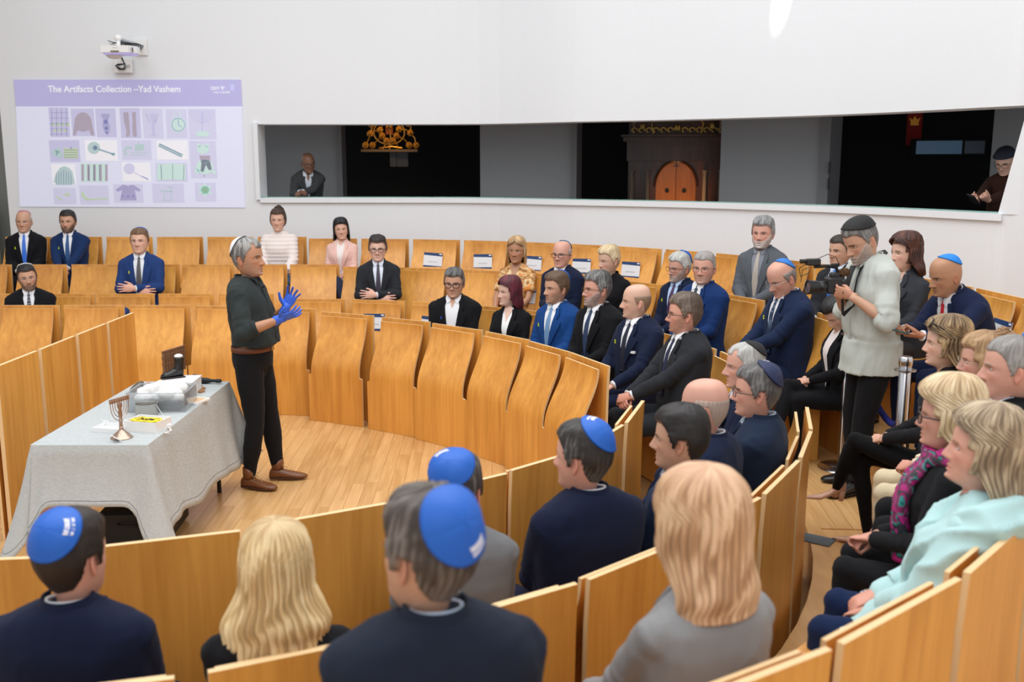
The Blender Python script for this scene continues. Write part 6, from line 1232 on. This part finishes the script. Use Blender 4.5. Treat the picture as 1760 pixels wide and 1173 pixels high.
motif([[(760, 838), (810, 802), (832, 804), (850, 812), (868, 804), (890, 802), (944, 838), (934, 854), (900, 842), (914, 920), (790, 920), (808, 842), (770, 854)]], PUR); motif([circ(810, 888, 7, 8), circ(850, 892, 7, 8), circ(890, 888, 7, 8)], PB)
motif([bar(1092, 846, 1180, 852, 8), bar(1118, 852, 1118, 920, 5), bar(1170, 812, 1170, 920, 5), bar(1132, 818, 1178, 818, 5), bar(1104, 920, 1184, 920, 4), bar(1144, 852, 1144, 880, 4)], GRN)
def tri(u, v_, r, a): return [(u+r*math.cos(R(a+120*k)), v_+r*math.sin(R(a+120*k))) for k in range(3)]
motif([tri(1420, 842, 60, 90), tri(1420, 842, 60, -90)], LGR); motif([circ(1420, 842, 22)], YG)
# ------------------------------------------------------------- projector, outlet box
pr = empty('projector', (-4.30, 11.32, 3.42), 0, .78, 'white short-throw projector on a wall arm above the slide', 'projector')
PW = mat((.80, .80, .79), .4)
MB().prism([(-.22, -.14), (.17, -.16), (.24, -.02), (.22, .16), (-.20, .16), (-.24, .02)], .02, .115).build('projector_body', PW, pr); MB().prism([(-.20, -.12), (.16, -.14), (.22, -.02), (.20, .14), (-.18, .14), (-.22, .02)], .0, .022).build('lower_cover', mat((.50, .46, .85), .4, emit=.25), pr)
MB().box((.205, -.09, .06), (.012, .10, .06), R(26)).build('vent_grille', mat((.12, .12, .13), .5), pr); MB().box((-.02, -.158, .035), (.12, .01, .02), R(-3), bev=.004).build('lens_slot', mat((.20, .17, .08), .4), pr); MB().box((-.02, -.152, .085), (.07, .003, .010), R(-3)).build('maker_mark', mat((.6, .6, .6), .5), pr)
b = MB().tube([(-.02, .05, .20), (-.02, .84, .20)], .045, 16); b.build('wall_arm', mat((.45, .47, .52), .35, .6), pr, True); MB().sphere((-.02, -.0, .23), (.055, .055, .045), 14, 10).tube([(-.02, 0, .2), (-.02, 0, .11)], .03, 12).build('arm_joint', PW, pr, True); MB().box((-.02, .850, .2), (.2, .02, .24), bev=.005).build('wall_plate', PW, pr)
b = MB(); rc_ = random.Random(8)
for k in range(9): x_ = -.14+.035*k; b.tube([(x_, .1, .12), (x_+rc_.uniform(-.05, .05), 0, .15+rc_.random()*.05), (x_+.06, .12, .17), (x_+.1, .25, .15), (.06, .55, .12)], .006, 6)
b.build('cable_bundle', BLACK, pr, True)
b = MB().sphere((-.10, .04, .0), (.12, .08, .055), 18, 10); b.build('dome_cover', PW, pr, True)
ob = empty('outlet_box', (-4.52, 11.975, 3.36), 0, .92, 'small white wall outlet box with tangled black cables under the projector', 'outlet')
MB().box((0, -.02, 0), (.23, .04, .17), bev=.006).build('box_shell', PW, ob); b = MB()
for k in range(4): b.tube([(-.05+.03*k, -.04, .03), (-.08, -.07, .0), (-.03+.02*k, -.08, -.05), (.04, -.06, -.02), (.02, -.05, .05), (-.0, -.12, .12+.02*k)], .006, 6)
b.build('cable', BLACK, ob, True)
for k in range(3): MB().box((.02+.03*k, -.045, .0), (.022, .012, .035), bev=.002).build('plug', mat((.5, .5, .5), .5), ob)
# ------------------------------------------------------------- things in the dark gallery
AW = wood_mat('dark_wood', (.07, .022, .008), (.17, .055, .016), .3, (20, 20, 2)); GD = mat((.62, .42, .12), .35, .7)
ak = empty('wooden_ark', (2.34, 14.4, CF), R(-9), 1, 'carved dark wood ark with arched double doors in the gallery behind the window', 'cabinet')
MB().box((0, .2, 1.23), (1.36, .4, 2.46)).build('ark_body', AW, ak)
for sg in (-1, 1):
    d = MB(); pts = [(0, .2)]+[(sg*.27, .2)]+[(sg*.27*math.cos(a), 1.12+.34*math.sin(a)) for a in np.linspace(0, PI/2, 10)]; P = [(x+sg*.012, z) for x, z in pts]; n = len(P); d.add([(x, -.03, z) for x, z in P]+[(x, .0, z) for x, z in P], [tuple(range(n)), tuple(range(n, 2*n))]+[(i, (i+1) % n, n+(i+1) % n, n+i) for i in range(n)]); dr = d.build('ark_door', wood_mat('door_wood', (.42, .13, .02), (.62, .22, .04), .3, (18, 18, 2)), ak)
    MB().tube([(sg*.12, -.035, 1.06), (sg*.12, -.05, 1.06)], .03, 14).build('door_pull', BLACK, dr); MB().box((sg*.025, -.04, .8), (.04, .02, 1.2)).build('door_stile', wood_mat('door_wood', 0, 0), dr)
    a_ = MB(); a_.tube([(sg*(.285*math.cos(a)+.012), -.035, 1.12+.355*math.sin(a)) for a in np.linspace(0, PI/2, 10)]+[(0.012*sg, -.035, 1.475)], .018, 8); a_.build('arch_molding', AW, ak, True)
    for x_ in (.40, .62): MB().lathe([(.045, 0), (.035, .05), (.030, .5), (.027, 1.1), (.04, 1.15)], 14, (sg*x_, -.06, .2)).build('column', mat((.45, .33, .24), .5), ak, True)
MB().box((0, -.05, 1.62), (1.40, .12, .28)).build('frieze', AW, ak); MB().box((0, -.08, 1.78), (1.5, .2, .06)).box((0, -.1, 1.83), (1.56, .26, .03)).build('cornice', AW, ak)
b = MB()
for sg in (-1, 1):
    for k in range(6): cx_ = sg*(.10+.10*k); b.tube([(cx_+.05*math.cos(t)*(1-t/8), -.12, 1.90+.05*math.sin(t)*(1-t/8)) for t in np.linspace(0, 5, 9)], [.014]*8+[.004], 6)
    b.sphere((sg*.02, -.13, 1.93), (.03, .02, .05)); b.sphere((sg*.48, -.12, 1.96), (.035, .02, .06)); b.tube([(sg*.33, -.12, 1.86), (sg*.36, -.12, 2.0), (sg*.31, -.12, 2.05)], [.02, .015, .004], 6)
b.build('gilded_carving', GD, ak, True)
MB().box((0, -.06, 2.15), (.42, .03, .30)).build('inscription_tablet', mat((.10, .06, .03), .5), ak); b = MB()
for k in range(5): b.box((0, -.08, 2.04+.05*k), (.30, .003, .014))
b.build('inscription_line', GD, ak)
for sg in (-1, 1): MB().lathe([(.03, 0), (.022, .03), (.02, .35), (.03, .4)], 12, (sg*.60, -.08, 1.86)).build('upper_column', mat((.45, .33, .24), .5), ak, True)
gd = empty('gilded_ornament', (-1.74, 14.4, 2.44), 0, 1, 'gilded openwork flower ornament on a shelf in the dark gallery', 'ornament')
GO = mat((.80, .38, .05), .35, .6); MB().box((0, 0, -.015), (.80, .10, .035)).build('shelf', mat((.40, .24, .12), .5), gd)
fl_ = [(-.34, .06), (-.24, .06), (.28, .06), (.38, .06), (-.27, .22), (.30, .23), (-.13, .27), (.14, .28), (-.10, .19), (.10, .19), (-.04, .12), (.05, .12), (-.25, .35), (.28, .36), (0, .33), (-.09, .38), (.09, .38)]
for x_, z_ in fl_:
    b = MB(); b.sphere((x_, -.02, z_), (.020, .02, .020), 10, 6)
    for k in range(7): a = 2*PI*k/7; b.sphere((x_+.030*math.cos(a), 0, z_+.030*math.sin(a)), (.019, .012, .019), 8, 6)
    b.build('rosette', GO, gd, True)
b = MB()
for x0, z0, x1, z1 in [(-.34, .06, -.27, .22), (-.27, .22, -.25, .35), (.38, .06, .30, .23), (.30, .23, .28, .36), (-.24, .06, -.10, .19), (.28, .06, .10, .19), (-.13, .27, -.09, .38), (.14, .28, .09, .38), (-.04, .12, -.10, 0), (.05, .12, .12, 0), (-.27, .22, -.13, .27), (.30, .23, .14, .28), (0, 0, 0, .33), (-.15, .02, .18, .02)]: b.tube([(x0, .01, z0), ((x0+x1)/2+.02, .01, (z0+z1)/2+.02), (x1, .01, z1)], .010, 6)
b.tube([(.22*math.cos(t), .01, .24+.17*math.sin(t)) for t in np.linspace(0, 2*PI, 25)], .010, 6); b.build('scrollwork', GO, gd, True); MB().box((0, .02, .27), (.10, .02, .12)).build('centre_plate', mat((.5, .12, .03), .4, .5), gd)
MB().box((.05, .0, -.14), (.09, .02, .2)).box((.18, .01, -.14), (.16, .01, .2)).build('label_card', mat((.12, .12, .13), .7), gd)
sc2 = empty('display_screen', (5.35, 12.45, 2.44), R(-22), 1, 'dim bluish display screen glowing in the dark gallery at the right', 'screen'); MB().box((0, 0, 0), (.86, .04, .21), bev=.004).build('screen_frame', DARKM, sc2); MB().box((-.10, -.022, 0), (.52, .004, .16)).build('screen_panel', mat((.03, .06, .10), .3, emit=.6), sc2); MB().box((.30, -.022, 0), (.22, .004, .15)).build('side_panel', mat((.02, .025, .035), .3, emit=.4), sc2)
bn = empty('red_banner', (5.10, 12.9, 2.78), R(-20), 1, 'dark red hanging banner with a small gold crown emblem', 'banner'); MB().box((0, 0, 0), (.18, .01, .62)).build('banner_cloth', mat((.25, .01, .01), .8), bn)
b = MB().prism([(-.05, -.06), (.05, -.06), (.045, -.03), (.065, .04), (.03, .01), (0, .06), (-.03, .01), (-.065, .04), (-.045, -.03)], .006, .016); b.v = [(x, -z, y) for x, y, z in b.v]; b.build('emblem', GO, bn)
spot('ark_spot', (2.2, 13.3, 1.1), (2.40, 14.35, 1.75), 38.0, (1, .55, .22), 44); spot('ark_top_spot', (2.3, 13.4, 3.2), (2.35, 14.3, 2.80), 2.2, (1, .7, .42), 60)
spot('gold_spot', (-1.7, 13.9, 3.3), (-1.74, 14.4, 2.65), 14, (1, .66, .3), 60); spot('banner_spot', (5.0, 12.2, 3.3), (5.1, 12.9, 2.75), 2, (1, .6, .4), 40)
